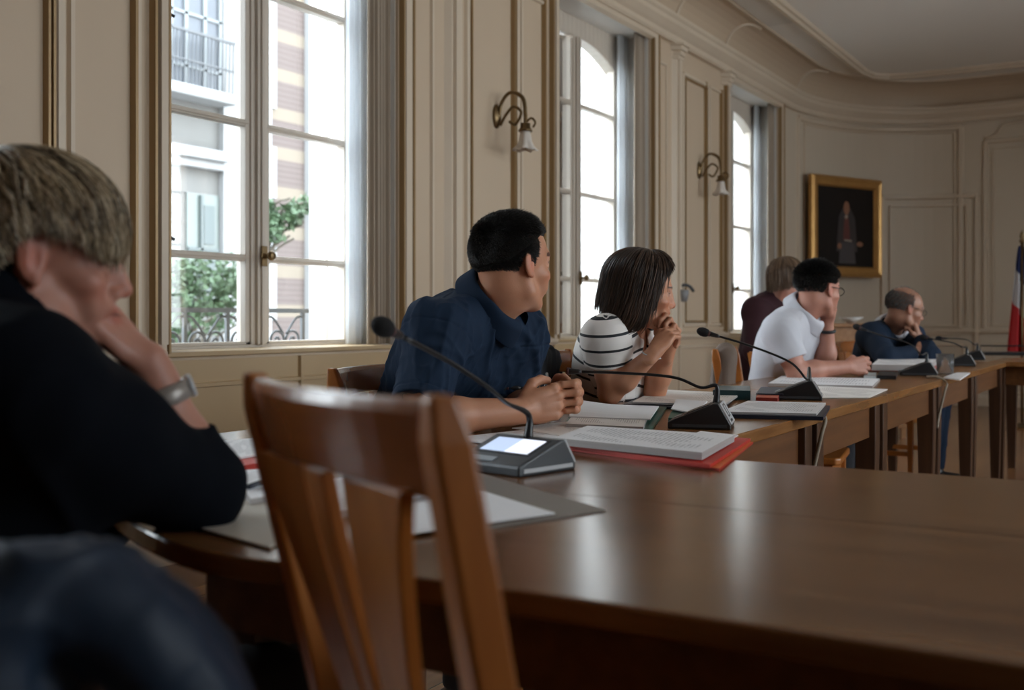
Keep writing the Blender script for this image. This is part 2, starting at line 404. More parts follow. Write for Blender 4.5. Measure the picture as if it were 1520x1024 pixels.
# arched ribs rising through the cove
mb = MB()
BAYS = [-.89, 2.49, 5.87, 9.25]
for c in BAYS:
    for s_, e in ((c-.60, -1), (c+.60, 1)):
        pth = [wp(s_, .02, 3.5), wp(s_, .03, 3.62), wp(s_, .09, 3.72), wp(s_+.03, .18, 3.775), wp(s_+.12, .24, 3.79), wp(s_+.3, .26, 3.793)]
        mb.tube(bez(pth, 6), .016, 6)
for s_ in (s_px(1180),):
    mb.tube(bez([wp(s_, .02, 3.5), wp(s_, .03, 3.62), wp(s_, .10, 3.72), wp(s_+.06, .2, 3.78), wp(s_+.3, .26, 3.793)], 6), .016, 6)
S(mb.build('trim_8', M_mould, smooth=True))
# pilasters with capitals
mb = MB(); mc = MB()
for c in BAYS:
    for s_ in (c-.57, c+.63):
        k_ = 1. if s_ < c else .6; vmould(mb, s_, .92, 3.30, .17*k_, .035); vmould(mb, s_, .92, 3.28, .10*k_, .055, .0)
        for k, (w, t, z0, z1) in enumerate(((.18, .06, 3.22, 3.25), (.16, .075, 3.25, 3.29), (.22, .09, 3.29, 3.33), (.26, .11, 3.33, 3.355))):
            vmould(mc, s_, z0, z1, w, t)
S(mb.build('trim_9', M_mould)); S(mc.build('trim_10', M_mould, bevel=.006))
# plain and gilded mouldings of the window wall
mp_ = MB(); mg = MB()
for c in BAYS:
    panel(mp_, c-.42, c+.165, .97, 3.14, .05, .022); panel(mg, c-.385, c+.13, 1.0, 3.11, .018, .028); panel(mp_, c+.215, c+.53, .97, 3.14, .03, .020); vmould(mg, c+.505, .95, 3.16, .022, .034); vmould(mg, c+.105, .95, 3.16, .018, .032)
    for a, b_ in ((c-1.0, c-.76),):
        panel(mp_, a+.02, b_-.02, 1.03, 3.14, .03, .018)
for x in WINX:
    for sx in (-1, 1):
        vmould(mp_, x+sx*.86, ZSILL, 3.34, .09, .035); vmould(mg, x+sx*.895, ZSILL, 3.34, .022, .045); vmould(mg, x+sx*.815, ZSILL, 3.32, .018, .035)
    pr = [(-.002, -.045), (-.002, .045), (.035, .02), (.035, -.03)]; hmould(mp_, x-.88, x+.88, 3.335, pr)
S(mp_.build('trim_11', M_mould)); S(mg.build('trim_12', M_gold))
# dado: tan panels under the windows, cream elsewhere, rail and baseboard
md = MB(); me_ = MB()
for x in WINX:
    hmould(md, x-.84, x+.84, .0, [(0, .1), (.012, .1), (.012, ZSILL-.03), (0, ZSILL-.03)])
    panel(md, x-.74, x+.74, .22, .74, .03, .026)
    vmould(md, x+.0, .1, ZSILL-.03, .03, .03)
S(md.build('trim_13', M_dado))
for c in BAYS: panel(me_, c-.5, c+.5, .22, .78, .03, .02)
ends = [-4]+[e for x in WINX for e in (x-.84, x+.84)]+[SA+7]
for i in range(0, len(ends), 2):
    hmould(me_, ends[i], ends[i+1], ZSILL, [(0, -.03), (.03, -.03), (.045, -.01), (.045, .01), (.02, .025), (0, .03)])
S(me_.build('trim_14', M_mould))
mb = MB(); hmould(mb, -4, SA+7, 0, [(0, 0), (.03, 0), (.03, .10), (.015, .13), (0, .13)]); S(mb.build('baseboard_left', M_mould))
# end wall panels
me_ = MB()
def ppx(x0, x1, y0, y1, w=.05, t=.025):
    xm = (x0+x1)/2; panel(me_, s_px(x0), s_px(x1), z_px(xm, y1), z_px(xm, y0), w, t)
ppx(1184, 1426, 192, 494, .07, .03); ppx(1193, 1417, 198, 487, .02, .02)
ppx(1309, 1450, 293, 600, .06, .04); ppx(1320, 1436, 306, 484, .03, .03)
ppx(1463, 1600, 205, 490, .06, .03); ppx(1474, 1590, 216, 482, .02, .02)
ppx(1474, 1590, 512, 585, .04, .02); ppx(1330, 1430, 512, 590, .03, .02)
s0 = s_px(1463); z0 = z_px(1463, 205)
me_.tube(bez([wp(s0, .015, z0), wp(s0+.12, .015, z0+.03), wp(s0+.2, .015, z0+.13), wp(s0+.42, .015, z0+.16), wp(s0+.7, .015, z0+.16)], 6), .016, 6)
S(me_.build('trim_15', M_mould))

# ------------------------------------------------------------------ windows
YW = WALL_Y+.30
def arch_z(u): return 3.17-.16*abs(u)**2.2      # head of the glazed opening, u in -1..1
def make_window(i, x):
    lev = [1.325, 1.985, 2.66]
    root = empty('window_%d' % i, (x, YW, ZSILL), kind='structure')
    f = MB(); y0, y1 = -.035, .035; z = ZSILL
    for sx in (-1, 1): f.box((sx*.76-.055, y0-.01, 0), (sx*.76+.055, y1+.02, ZHEAD-z))
    f.box((-.8, y0-.01, 0), (.8, y1+.02, .02))
    # arched head board
    us = np.linspace(-1, 1, 21)
    for a, b_ in zip(us[:-1], us[1:]):
        q = [(a*.71, arch_z(a)-z), (b_*.71, arch_z(b_)-z), (b_*.71, ZHEAD-z), (a*.71, ZHEAD-z)]
        f.add([(p[0], y0-.01, p[1]) for p in q]+[(p[0], y1+.02, p[1]) for p in q], [(0, 1, 2, 3), (7, 6, 5, 4), (0, 4, 5, 1), (1, 5, 6, 2), (2, 6, 7, 3), (3, 7, 4, 0)])
    f.build('window_frame', M_white, root, bevel=.004)
    g = MB(); g.box((-.055, y0-.012, .02), (.055, y1, 3.17-z)); g.box((-.03, y0-.032, .02), (.03, y0-.01, 3.16-z)); g.box((-.012, y0-.044, .02), (.012, y0-.03, 3.16-z))
    g.build('mullion', M_white, root, bevel=.004)
    for sx in (-1, 1):
        c = MB()
        for xx, w in ((sx*.70, .035), (sx*.062, .02)): c.box((xx-w, y0, .02), (xx+w, y1-.01, 3.14-z))
        c.box((min(sx*.04, sx*.73), y0, .02), (max(sx*.04, sx*.73), y1-.01, .035))
        for zz in lev: c.box((min(sx*.06, sx*.7), y0+.004, zz-z-.016), (max(sx*.06, sx*.7), y1-.016, zz-z+.016)); c.box((min(sx*.06, sx*.7), y0-.004, zz-z-.006), (max(sx*.06, sx*.7), y0+.01, zz-z+.006))
        cs = c.build('casement', M_white, root, bevel=.003)
        p = MB(); p.add([(sx*.07, 0, .03), (sx*.68, 0, .03), (sx*.68, 0, 3.1-z), (sx*.07, 0, 3.16-z)], [(0, 1, 2, 3)]); p.build('pane', M_glass, cs)
        for zz in (1.36, 2.33, 3.0): pass
    h = MB(); h.lathe([(.0, 0), (.021, .0), (.024, .006), (.012, .012), (.008, .03), (.02, .042), (.026, .055), (.018, .067), (0, .07)], 18, (0, y0-.04, 1.335-z), np.array([[1, 0, 0], [0, 0, -1], [0, 1, 0]]))
    h.box((-.018, y0-.05, 1.285-z), (.018, y0-.04, 1.385-z)); h.build('handle', M_brass, root, smooth=False, bevel=.002)
    k = MB()
    for zz in (1.36, 2.30): k.tube([(-.81, -.28, zz-z), (-.79, -.30, zz-z+.01), (-.772, -.31, zz-z)], .007, 6)
    k.build('hinge', M_black, root)
    return root
for i, x in enumerate(WINX): make_window(i+1, x)
for i, x in enumerate(RWINX):
    r = empty('window_%d' % (i+5), (x, -3.2, ZSILL), kind='structure'); f = MB()
    for xx in (-.76, 0, .76): f.box((xx-.05, -.03, 0), (xx+.05, .03, 2.44))
    for zz in (.01, .45, 1.1, 1.78, 2.4): f.box((-.8, -.02, zz-.015), (.8, .02, zz+.015))
    f.build('window_frame', M_white, r); f = MB(); f.add([(-.75, 0, 0), (.75, 0, 0), (.75, 0, 2.4), (-.75, 0, 2.4)], [(0, 1, 2, 3)]); f.build('pane', M_glass, r)
# ------------------------------------------------------------------ drapes beside each window
def curtain(x0, x1, y, z0, z1, amp, waves, name, m, lab, grp):
    n = 90; v = []; us = np.linspace(0, 1, n); zs = np.linspace(0, 1, 14)
    for zi in zs:
        for u in us:
            ph = math.sin(u*math.pi*2*waves)+.35*math.sin(u*math.pi*2*waves*2.3+1)
            v.append((x0+(x1-x0)*u, y+amp*ph*(.6+.4*(1-zi)), z0+(z1-z0)*zi))
    f = np.array([(j*n+i, j*n+i+1, (j+1)*n+i+1, (j+1)*n+i) for j in range(13) for i in range(n-1)])
    o = np_mesh(name, np.array(v), f, m); so = o.modifiers.new('thick', 'SOLIDIFY'); so.thickness = .003
    return tag(o, lab, 'curtain', grp)
M_sheer = mat('white_curtain_cloth', (.82, .84, .86), .8, var=(.78, .80, .83), scale=3)
b_ = M_sheer.node_tree.nodes['Principled BSDF']; b_.inputs['Transmission Weight'].default_value = 0
def translucent(m, f):
    n = m.node_tree.nodes; l = m.node_tree.links; o = [q for q in n if q.type == 'OUTPUT_MATERIAL'][0]; b = n['Principled BSDF']
    t = n.new('ShaderNodeBsdfTranslucent'); t.inputs[0].default_value = (.86, .88, .90, 1); x = n.new('ShaderNodeMixShader'); x.inputs[0].default_value = f
    l.new(b.outputs[0], x.inputs[1]); l.new(t.outputs[0], x.inputs[2]); l.new(x.outputs[0], o.inputs[0])
translucent(M_sheer, .6)
desc = {1: 'beside the window behind the blond woman', 2: 'beside the large window with the brass knob', 3: 'beside the window behind the striped top', 4: 'beside the farthest window'}
for i, x in enumerate(WINX):
    i += 1
    nm = ['', 'of the window nearest the camera, out of frame', 'of the large window beside the blond woman', 'of the middle window behind the striped top', 'of the farthest window near the portrait'][i]
    curtain(x+.60, x+.79, WALL_Y+.045, ZSILL+.01, 3.31, .016, 4.5, 'drape', M_drape, 'dark beige drape at the far side '+nm, 'beige window drapes')
    curtain(x+.60, x+.785, WALL_Y+.19, ZSILL+.01, 3.31, .018, 3.5, 'sheer_curtain', M_sheer, 'white inner curtain at the far side '+nm, 'white inner curtains')
    if i > 2: curtain(x-.79, x-.70, WALL_Y+.03, ZSILL+.01, 3.31, .014, 3, 'drape', M_drape, 'narrow grey beige drape at the near side '+nm, 'beige window drapes')

# ------------------------------------------------------------------ balcony railings outside
M_stone0 = mat('balcony_stone', (.20, .195, .19), .8)
def railing(x, lab):
    root = empty('balcony_railing', (x, WALL_Y+.78, .44), label=lab, cat='railing', group='wrought iron balcony railings')
    m = MB(); m.box((-.95, -.018, .62), (.95, .018, .645)); m.box((-.95, -.012, .02), (.95, .012, .04)); m.build('rail', M_iron, root)
    MB().box((-.97, -.30, -.09), (.97, .08, .0)).build('ledge', M_stone0, root, bevel=.01)
    for k in range(7): MB().box((-.012, -.008, 0), (.012, .008, .63)).build('post', M_iron, root, loc=(-.9+.3*k, 0, 0))
    s = MB()
    def spiral(cx, cz, r, sx, sz, turns=1.4):
        pts = []
        for q in range(26):
            a = q/25*turns*2*math.pi; rr = r*(1-.8*q/25); pts.append((cx+sx*rr*math.cos(a), 0, cz+sz*rr*math.sin(a)))
        s.tube(pts, .0075, 6)
    for k in range(6):
        cx = -.75+.3*k
        for sx in (-1, 1):
            spiral(cx+sx*.07, .46, .065, -sx, 1); spiral(cx+sx*.07, .16, .065, -sx, -1)
            s.tube(bez([(cx+sx*.005, 0, .44), (cx+sx*.03, 0, .31), (cx+sx*.005, 0, .18)], 6), .007, 6)
            s.tube(bez([(cx+sx*.14, 0, .60), (cx+sx*.09, 0, .585), (cx+sx*.012, 0, .50)], 6), .007, 6)
            s.tube(bez([(cx+sx*.14, 0, .40), (cx+sx*.10, 0, .31), (cx+sx*.14, 0, .22)], 6), .007, 6)
    s.build('scrollwork', M_iron, root, smooth=True)
railing(WINX[1], 'wrought iron balcony railing with scrolls outside the large near window')
railing(WINX[2], 'wrought iron balcony railing outside the middle window behind the striped top')
railing(WINX[3], 'wrought iron balcony railing outside the farthest window')
# ------------------------------------------------------------------ wall lamps
M_shade = mat('frosted_glass_shade', (.70, .64, .58), .35, var=(.60, .55, .50), scale=20)
def sconce(s_, z, lab):
    root = empty('wall_lamp', wp(s_, 0, z), label=lab, cat='wall lamp', group='brass wall lamps')
    bp_ = MB(); bp_.lathe([(0, 0), (.045, 0), (.045, .008), (.03, .02), (.012, .03), (0, .032)], 18, (0, 0, 0), np.array([[1, 0, 0], [0, 0, -1], [0, 1, 0]])); 
    o = bp_.build('backplate', M_brass, root, smooth=True); o.scale = (1, 1, 1.7)
    MB().tube(bez([(0, -.02, -.02), (0, -.04, .08), (.01, -.10, .14), (.02, -.18, .10), (.02, -.20, .0), (.02, -.20, -.07)], 8), [.011]*20+[.013]*21, 8).build('arm', M_brass, root, smooth=True)
    MB().tube(bez([(0, -.03, -.06), (0, -.07, .0), (.01, -.12, .05), (.02, -.17, .01), (.015, -.13, -.06), (.01, -.09, -.04)], 8), .009, 8).build('arm', M_brass, root, smooth=True)
    MB().tube(bez([(.02, -.20, -.06), (.02, -.24, -.03), (.02, -.27, -.06), (.02, -.255, -.09)], 6), .007, 8).build('scroll', M_brass, root, smooth=True)
    MB().lathe([(0, 0), (.03, 0), (.032, -.03), (.04, -.035), (.045, -.05), (0, -.05)], 18, (.02, -.20, -.06)).build('fitting', M_brass, root, smooth=True)
    n = 36; v = []; pr = [(.022, -.10), (.03, -.13), (.036, -.17), (.048, -.20), (.07, -.225)]
    for r, zz in pr:
        for j in range(n):
            a = 2*math.pi*j/n; w = 1+((r-.02)/.05)*.16*math.sin(6*a); v.append((.02+r*w*math.cos(a), -.20+r*w*math.sin(a), zz-.006*((r-.02)/.05)*math.cos(6*a)))
    f = np.array([(i*n+j, i*n+(j+1) % n, (i+1)*n+(j+1) % n, (i+1)*n+j) for i in range(4) for j in range(n)])
    sh = np_mesh('lamp_shade', np.array(v), f, M_shade, root); q = sh.modifiers.new('t', 'SOLIDIFY'); q.thickness = .004
    return root
sconce(5.79, 2.29, 'brass wall lamp with frosted tulip shade above the man in navy')
sconce(9.22, 2.35, 'brass wall lamp with frosted shade between the two farther windows')
sconce(2.49, 2.9, 'brass wall lamp above the blond woman, beyond the frame')
# ------------------------------------------------------------------ painting
sp_, zp0, zp1 = s_px(1246), z_px(1246, 412), z_px(1246, 267)
a_ = wp(s_px(1190), .03); c_ = wp(s_px(1296), .03); tdir = nrm(c_-a_); ndir = np.array([tdir[1], -tdir[0], 0]); 
if np.dot(ndir, wp(sp_, 1)-wp(sp_)) < 0: ndir = -ndir
wpn = np.linalg.norm(c_-a_); ctr = (a_+c_)/2+ndir*.06
root = empty('framed_portrait', (ctr[0], ctr[1], (zp0+zp1)/2), math.atan2(tdir[1], tdir[0]), 'dark portrait painting of a seated man in a broad gilt frame', 'painting')
hh = (zp1-zp0)/2; hw = wpn/2; fr = MB(); sgn = 1 if np.dot(np.cross(tdir, [0, 0, 1]), ndir) > 0 else -1
def YY(y): return -abs(y) if sgn > 0 else abs(y)
prof = [(0, 0), (0, .05), (.03, .07), (.06, .055), (.10, .05), (.12, .025), (.12, 0)]
cs_ = [(-1, -1), (1, -1), (1, 1), (-1, 1), (-1, -1)]
fr.sweep(cs_, lambda i: [np.array([cs_[i][0]*(hw-p[0]), sgn*-p[1], cs_[i][1]*(hh-p[0])]) for p in prof])
fr.build('frame', mat('gilt_frame', (.62, .36, .12), .35, .6, var=(.42, .22, .07), scale=8), root)
MB().box((-hw+.11, min(0, -sgn*.02), -hh+.11), (hw-.11, max(0, -sgn*.02), hh-.11)).build('canvas', mat('dark_canvas', (.010, .009, .009), .7, var=(.02, .015, .012), scale=3, spec=.15), root)
yb = -sgn*.0215
def blob(pts, m, nm, k): 
    MB().add([(x, yb-sgn*k*.0012, z) for x, z in pts], [tuple(range(len(pts)))]).build(nm, m, root)
def el(cx, cz, rx, rz, n=18): return [(cx+rx*math.cos(2*math.pi*i/n), cz+rz*math.sin(2*math.pi*i/n)) for i in range(n)]
ms = mat('painted_skin', (.26, .12, .07), .5); mk = mat('painted_coat', (.035, .03, .032), .5); mr = mat('painted_waistcoat', (.12, .035, .03), .5); mw = mat('painted_collar', (.30, .26, .22), .5); mgr = mat('painted_grey', (.06, .055, .06), .5)
blob([(-.16, -.28), (-.12, .12), (-.05, .22), (.08, .22), (.16, .10), (.2, -.28)], mk, 'painted_coat', 1)
blob([(-.12, -.42), (-.10, -.18), (.14, -.18), (.17, -.42)], mgr, 'painted_lap', 2); blob([(-.05, -.15), (-.03, .1), (.05, .1), (.07, -.15)], mr, 'painted_waistcoat', 2)
blob(el(.01, .22, .052, .078), ms, 'painted_face', 3); blob([(-.03, .12), (.0, .09), (.04, .12), (.01, .15)], mw, 'painted_collar', 3)
blob(el(.24, -.19, .055, .03), ms, 'painted_hand', 3); blob(el(-.11, -.22, .035, .035), ms, 'painted_hand', 3); blob([(-.03, -.16), (.1, -.17), (.1, -.145), (-.03, -.14)], mw, 'painted_cuff', 3)

# ------------------------------------------------------------------ the street outside
M_stone = mat('pale_street_stone', (.105, .104, .099), .8, var=(.085, .083, .078), scale=2, bump=.2, bscale=8)
M_plain = mat('white_street_render', (.205, .208, .208), .8)
root = empty('stone_building', (11, 12, -4), label='pale stone town house across the street with tall shuttered windows', cat='building')
m = MB(); m.box((6, 12, -4), (11.56, 14, 9)); o = m.build('facade', M_stone, root); o.matrix_parent_inverse = Matrix.Translation((-11, -12, 4))
def sub(mb, nm, mt, par=root, **k): o = mb.build(nm, mt, par, **k); o.matrix_parent_inverse = Matrix.Translation((-11, -12, 4)); return o
sub(MB().box((6, 11.75, 3.30), (11.55, 12, 3.45)).box((6, 11.85, 3.18), (11.55, 12, 3.30)), 'cornice', M_plain, bevel=.02)
sub(MB().box((6, 11.6, 4.12), (11.55, 12, 4.27)), 'balcony_ledge', M_plain, bevel=.02)
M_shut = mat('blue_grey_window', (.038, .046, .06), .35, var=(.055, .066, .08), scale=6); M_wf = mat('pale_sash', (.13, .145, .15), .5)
w = sub(MB().box((10.55, 11.93, 4.28), (11.52, 12.02, 7)), 'window', M_shut)
fr = MB()
for xx in (10.58, 10.85, 11.2, 11.5): fr.box((xx-.03, 11.9, 4.28), (xx+.03, 11.95, 7))
for zz in (4.6, 5.35, 6.1): fr.box((10.55, 11.9, zz-.02), (11.52, 11.95, zz+.02))
sub(fr, 'sash', M_wf)
br_ = MB(); [br_.tube([(10.38+.07*k, 11.66, 4.27), (10.4+.07*k, 11.66, 5.0)], .012, 5) for k in range(17)]; br_.box((10.35, 11.64, 5.0), (11.54, 11.68, 5.04)); br_.box((10.35, 11.64, 4.6), (11.54, 11.68, 4.62))
sub(br_, 'balcony_rail', M_iron)
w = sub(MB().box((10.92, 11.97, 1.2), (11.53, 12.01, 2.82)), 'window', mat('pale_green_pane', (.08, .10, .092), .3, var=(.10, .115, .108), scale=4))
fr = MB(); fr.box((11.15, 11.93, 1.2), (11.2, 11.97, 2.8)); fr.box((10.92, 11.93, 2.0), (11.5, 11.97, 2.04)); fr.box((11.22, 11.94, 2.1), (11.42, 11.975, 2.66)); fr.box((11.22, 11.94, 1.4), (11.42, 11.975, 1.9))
sub(fr, 'sash', mat('dark_sash', (.05, .065, .065), .5))  # lower window bars, a darker grey green than the upper sash
br2 = MB(); [br2.box((6, 11.985, z), (11.56, 11.995, z+.012)) for z in np.arange(-3.9, 3.2, .42)]; sub(br2, 'stone_joint', mat('stone_joint', (.15, .145, .14), .8))
root2 = empty('white_building', (12, 12, -4), label='blank white house wall between the stone and the brick building', cat='building')
o = MB().box((11.56, 11.9, -4), (12.56, 14, 9)).build('facade', M_plain, root2); o.matrix_parent_inverse = Matrix.Translation((-12, -12, 4))
o = MB().box((11.56, 11.88, 6), (12.56, 11.92, 6.1)).build('ledge', M_plain, root2); o.matrix_parent_inverse = Matrix.Translation((-12, -12, 4))
mbk = mat('striped_brick', (.5, .4, .35), .85)
n = mbk.node_tree.nodes; l = mbk.node_tree.links; tc = n.new('ShaderNodeTexCoord'); sp = n.new('ShaderNodeSeparateXYZ'); l.new(tc.outputs['Object'], sp.inputs[0])
def mth(op, a, b=None):
    q = n.new('ShaderNodeMath'); q.operation = op
    for i, v in enumerate((a, b)):
        if v is None: continue
        if isinstance(v, (int, float)): q.inputs[i].default_value = v
        else: l.new(v, q.inputs[i])
    return q.outputs[0]
fr_ = mth('FRACT', mth('DIVIDE', sp.outputs['Z'], .62)); gt = mth('GREATER_THAN', fr_, .68); mx = n.new('ShaderNodeMix'); mx.data_type = 'RGBA'; l.new(gt, mx.inputs[0])
fb = mth('GREATER_THAN', mth('FRACT', mth('DIVIDE', sp.outputs['Z'], .085)), .75); m2 = n.new('ShaderNodeMix'); m2.data_type = 'RGBA'; l.new(fb, m2.inputs[0])
m2.inputs[6].default_value = (.068, .050, .045, 1); m2.inputs[7].default_value = (.083, .066, .059, 1); l.new(m2.outputs[2], mx.inputs[6]); mx.inputs[7].default_value = (.12, .098, .074, 1); l.new(mx.outputs[2], n['Principled BSDF'].inputs[0])
root3 = empty('brick_building', (13, 12, -4), label='striped brick and cream stone house across the street', cat='building')
for nm, mb_, mt in (('facade', MB().box((12.56, 12, -4), (13.45, 14, 9)), mbk), ('corner_stone', MB().box((13.42, 11.9, -4), (24, 14, 9)), M_plain),
                    ('window_surround', MB().box((12.56, 11.95, 4.3), (12.72, 12.0, 6)).box((12.56, 11.95, 2.9), (12.72, 12.0, 3.7)).box((12.56, 11.95, 1.0), (12.72, 12.0, 2.3)), M_plain)):
    o = mb_.build(nm, mt, root3); o.matrix_parent_inverse = Matrix.Translation((-13, -12, 4))
S(MB().box((-30, 4.3, -4.2), (60, 40, -4)).build('street_ground', mat('street_asphalt', (.12, .12, .12), .9)))
def tree(x, y, z, r, n, lab, seed, off=(0, 0)):
    rg = np.random.default_rng(seed); root = empty('street_tree', (x, y, -4), label=lab, cat='tree', group='street trees outside the large window')
    MB().tube(bez([(0, 0, 0), (.05, .02, 2.0), (-.03, 0, z+3.2), (.05, 0, z+4)], 6), [.09]*7+[.06]*6+[.03]*6, 8).build('trunk', mat('grey_bark', (.07, .06, .045), .9), root, smooth=True)
    c = MB()
    for _ in range(14):
        a = rg.uniform(0, 6.28); q = np.array([math.cos(a)*r*.8+off[0], math.sin(a)*r*.8+off[1], z+4+rg.uniform(-r, r)*.8]); c.tube(bez([(0, 0, z+3.3+rg.uniform(-.5, .3)), q*[.5, .5, 1]-[0, 0, .15], q], 4), .012, 5)
    c.build('branch', MATS['grey_bark'], root)
    k = rg.normal(size=(n, 3)); k /= np.linalg.norm(k, axis=1)[:, None]; cl = np.array([[rg.uniform(-.7, .7)*r, rg.uniform(-.7, .7)*r, rg.uniform(-.8, .9)*r] for _ in range(11)])
    ctr_ = cl[rg.integers(0, 11, n)]+k*rg.random((n, 1))**.5*r*.42+[off[0], off[1], z+4]
    a = rg.normal(size=(n, 3)); a /= np.linalg.norm(a, axis=1)[:, None]; b_ = np.cross(a, rg.normal(size=(n, 3))); b_ /= np.linalg.norm(b_, axis=1)[:, None]
    sz = rg.uniform(.03, .06, (n, 1)); V = np.concatenate([ctr_-a*sz, ctr_+b_*sz*.5, ctr_+a*sz, ctr_-b_*sz*.5]); Q = np.stack([np.arange(n), np.arange(n)+n, np.arange(n)+2*n, np.arange(n)+3*n], 1)
    o = np_mesh('foliage', V, Q, mat('street_leaf', (.03, .058, .025), .6, var=(.05, .088, .04), scale=3), root)
p = P(288, 430, 12.2); tree(p[0], p[1], p[2]-.1, .62, 2600, 'young leafy tree rising behind the railing by the stone house', 3)
p = P(418, 322, 11.5); o_ = P(375, 322, 11.5); tree(o_[0], o_[1], p[2], .30, 1000, 'small leafy tree crown in front of the striped brick wall', 5, (p[0]-o_[0], p[1]-o_[1]))
# ------------------------------------------------------------------ tables
def table_near():
    poly = [(2.035, -1.35), (2.035, 1.95), (1.72, 1.93), (1.47, 1.80), (1.24, 1.58), (1.08, 1.35), (.97, 1.14), (.915, .97), (.925, .82), (.945, .62), (.95, .4), (.95, -1.35)]
    poly = [tuple(q[:2]) for q in [np.array(p) for p in poly[:2]]]+[tuple(q) for q in bez([np.array(p) for p in poly[1:11]], 5)[1:]]+[(.95, -1.35)]
    root = empty('conference_table', (1.5, .3, 0), label='large glossy brown table in front, with a rounded end by the blond woman', cat='table')
    sh = [(x-1.5, y-.3) for x, y in poly]
    MB().prism(sh, ZT-.028, ZT).build('tabletop', M_table, root, bevel=.004)
    MB().box((1.035-1.5, -1.3-.3, ZT-.135), (1.98-1.5, 1.10-.3, ZT-.0285)).build('apron', M_apron, root, bevel=.003)
    for x, y in ((1.085, 1.06), (1.93, 1.72), (1.07, -1.2), (1.93, -1.2)):
        m = MB(); m.add([(a*w, b*w, z) for w, z in ((.034, ZT-.135), (.034, .60), (.024, 0)) for a, b in ((-1, -1), (1, -1), (1, 1), (-1, 1))],
            [(0, 3, 2, 1), (8, 9, 10, 11)]+[(k*4+i, k*4+(i+1) % 4, k*4+4+(i+1) % 4, k*4+4+i) for k in (0, 1) for i in range(4)])
        m.build('leg', M_legw, root, loc=(x-1.5, y-.3, 0))
    g = MB(); g.box((1.508-1.5, -1.3-.3, ZT-.001), (1.5095-1.5, 1.7-.3, ZT+.0003)); g.build('seam', mat('dark_seam', (.06, .03, .015), .5), root)
table_near()
def table(x0, x1, y0, y1, lab, grp='row of wooden council tables', ax='X'):
    root = empty('council_table', ((x0+x1)/2, (y0+y1)/2, 0), label=lab, cat='table', group=grp); a, b = (x1-x0)/2, (y1-y0)/2
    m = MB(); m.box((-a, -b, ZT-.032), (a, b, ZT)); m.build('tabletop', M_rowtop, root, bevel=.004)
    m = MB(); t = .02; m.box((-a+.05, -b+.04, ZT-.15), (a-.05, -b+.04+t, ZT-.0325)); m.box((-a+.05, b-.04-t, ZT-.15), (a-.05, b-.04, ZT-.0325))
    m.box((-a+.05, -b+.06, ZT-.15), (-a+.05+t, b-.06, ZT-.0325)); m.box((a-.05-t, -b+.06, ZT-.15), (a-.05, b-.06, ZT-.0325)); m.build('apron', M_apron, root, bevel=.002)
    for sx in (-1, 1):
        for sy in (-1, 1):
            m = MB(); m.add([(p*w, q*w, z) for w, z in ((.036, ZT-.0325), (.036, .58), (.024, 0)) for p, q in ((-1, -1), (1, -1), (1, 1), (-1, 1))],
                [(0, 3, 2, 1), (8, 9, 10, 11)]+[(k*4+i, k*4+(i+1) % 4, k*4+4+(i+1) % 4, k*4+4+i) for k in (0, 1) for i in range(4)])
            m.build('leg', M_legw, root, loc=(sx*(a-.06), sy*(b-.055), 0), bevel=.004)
    return root
YE = .872
for x0, x1, lab in ((2.04, 3.205, 'wooden table under the elbows of the man in navy, first of the long row'), (3.21, 4.075, 'wooden table of the row in front of the woman in the striped top'),
                    (4.08, 5.195, 'wooden table of the row under the forearm of the man in white'), (5.20, 6.295, 'wooden table of the row in front of the man in the dark suit'),
                    (6.30, 7.445, 'last wooden table of the long row, touching the cross table')):
    table(x0, x1, YE, 1.60, lab)
table(7.50, 8.25, -1.6, .98, 'wooden cross table at the far end, in front of the flag')

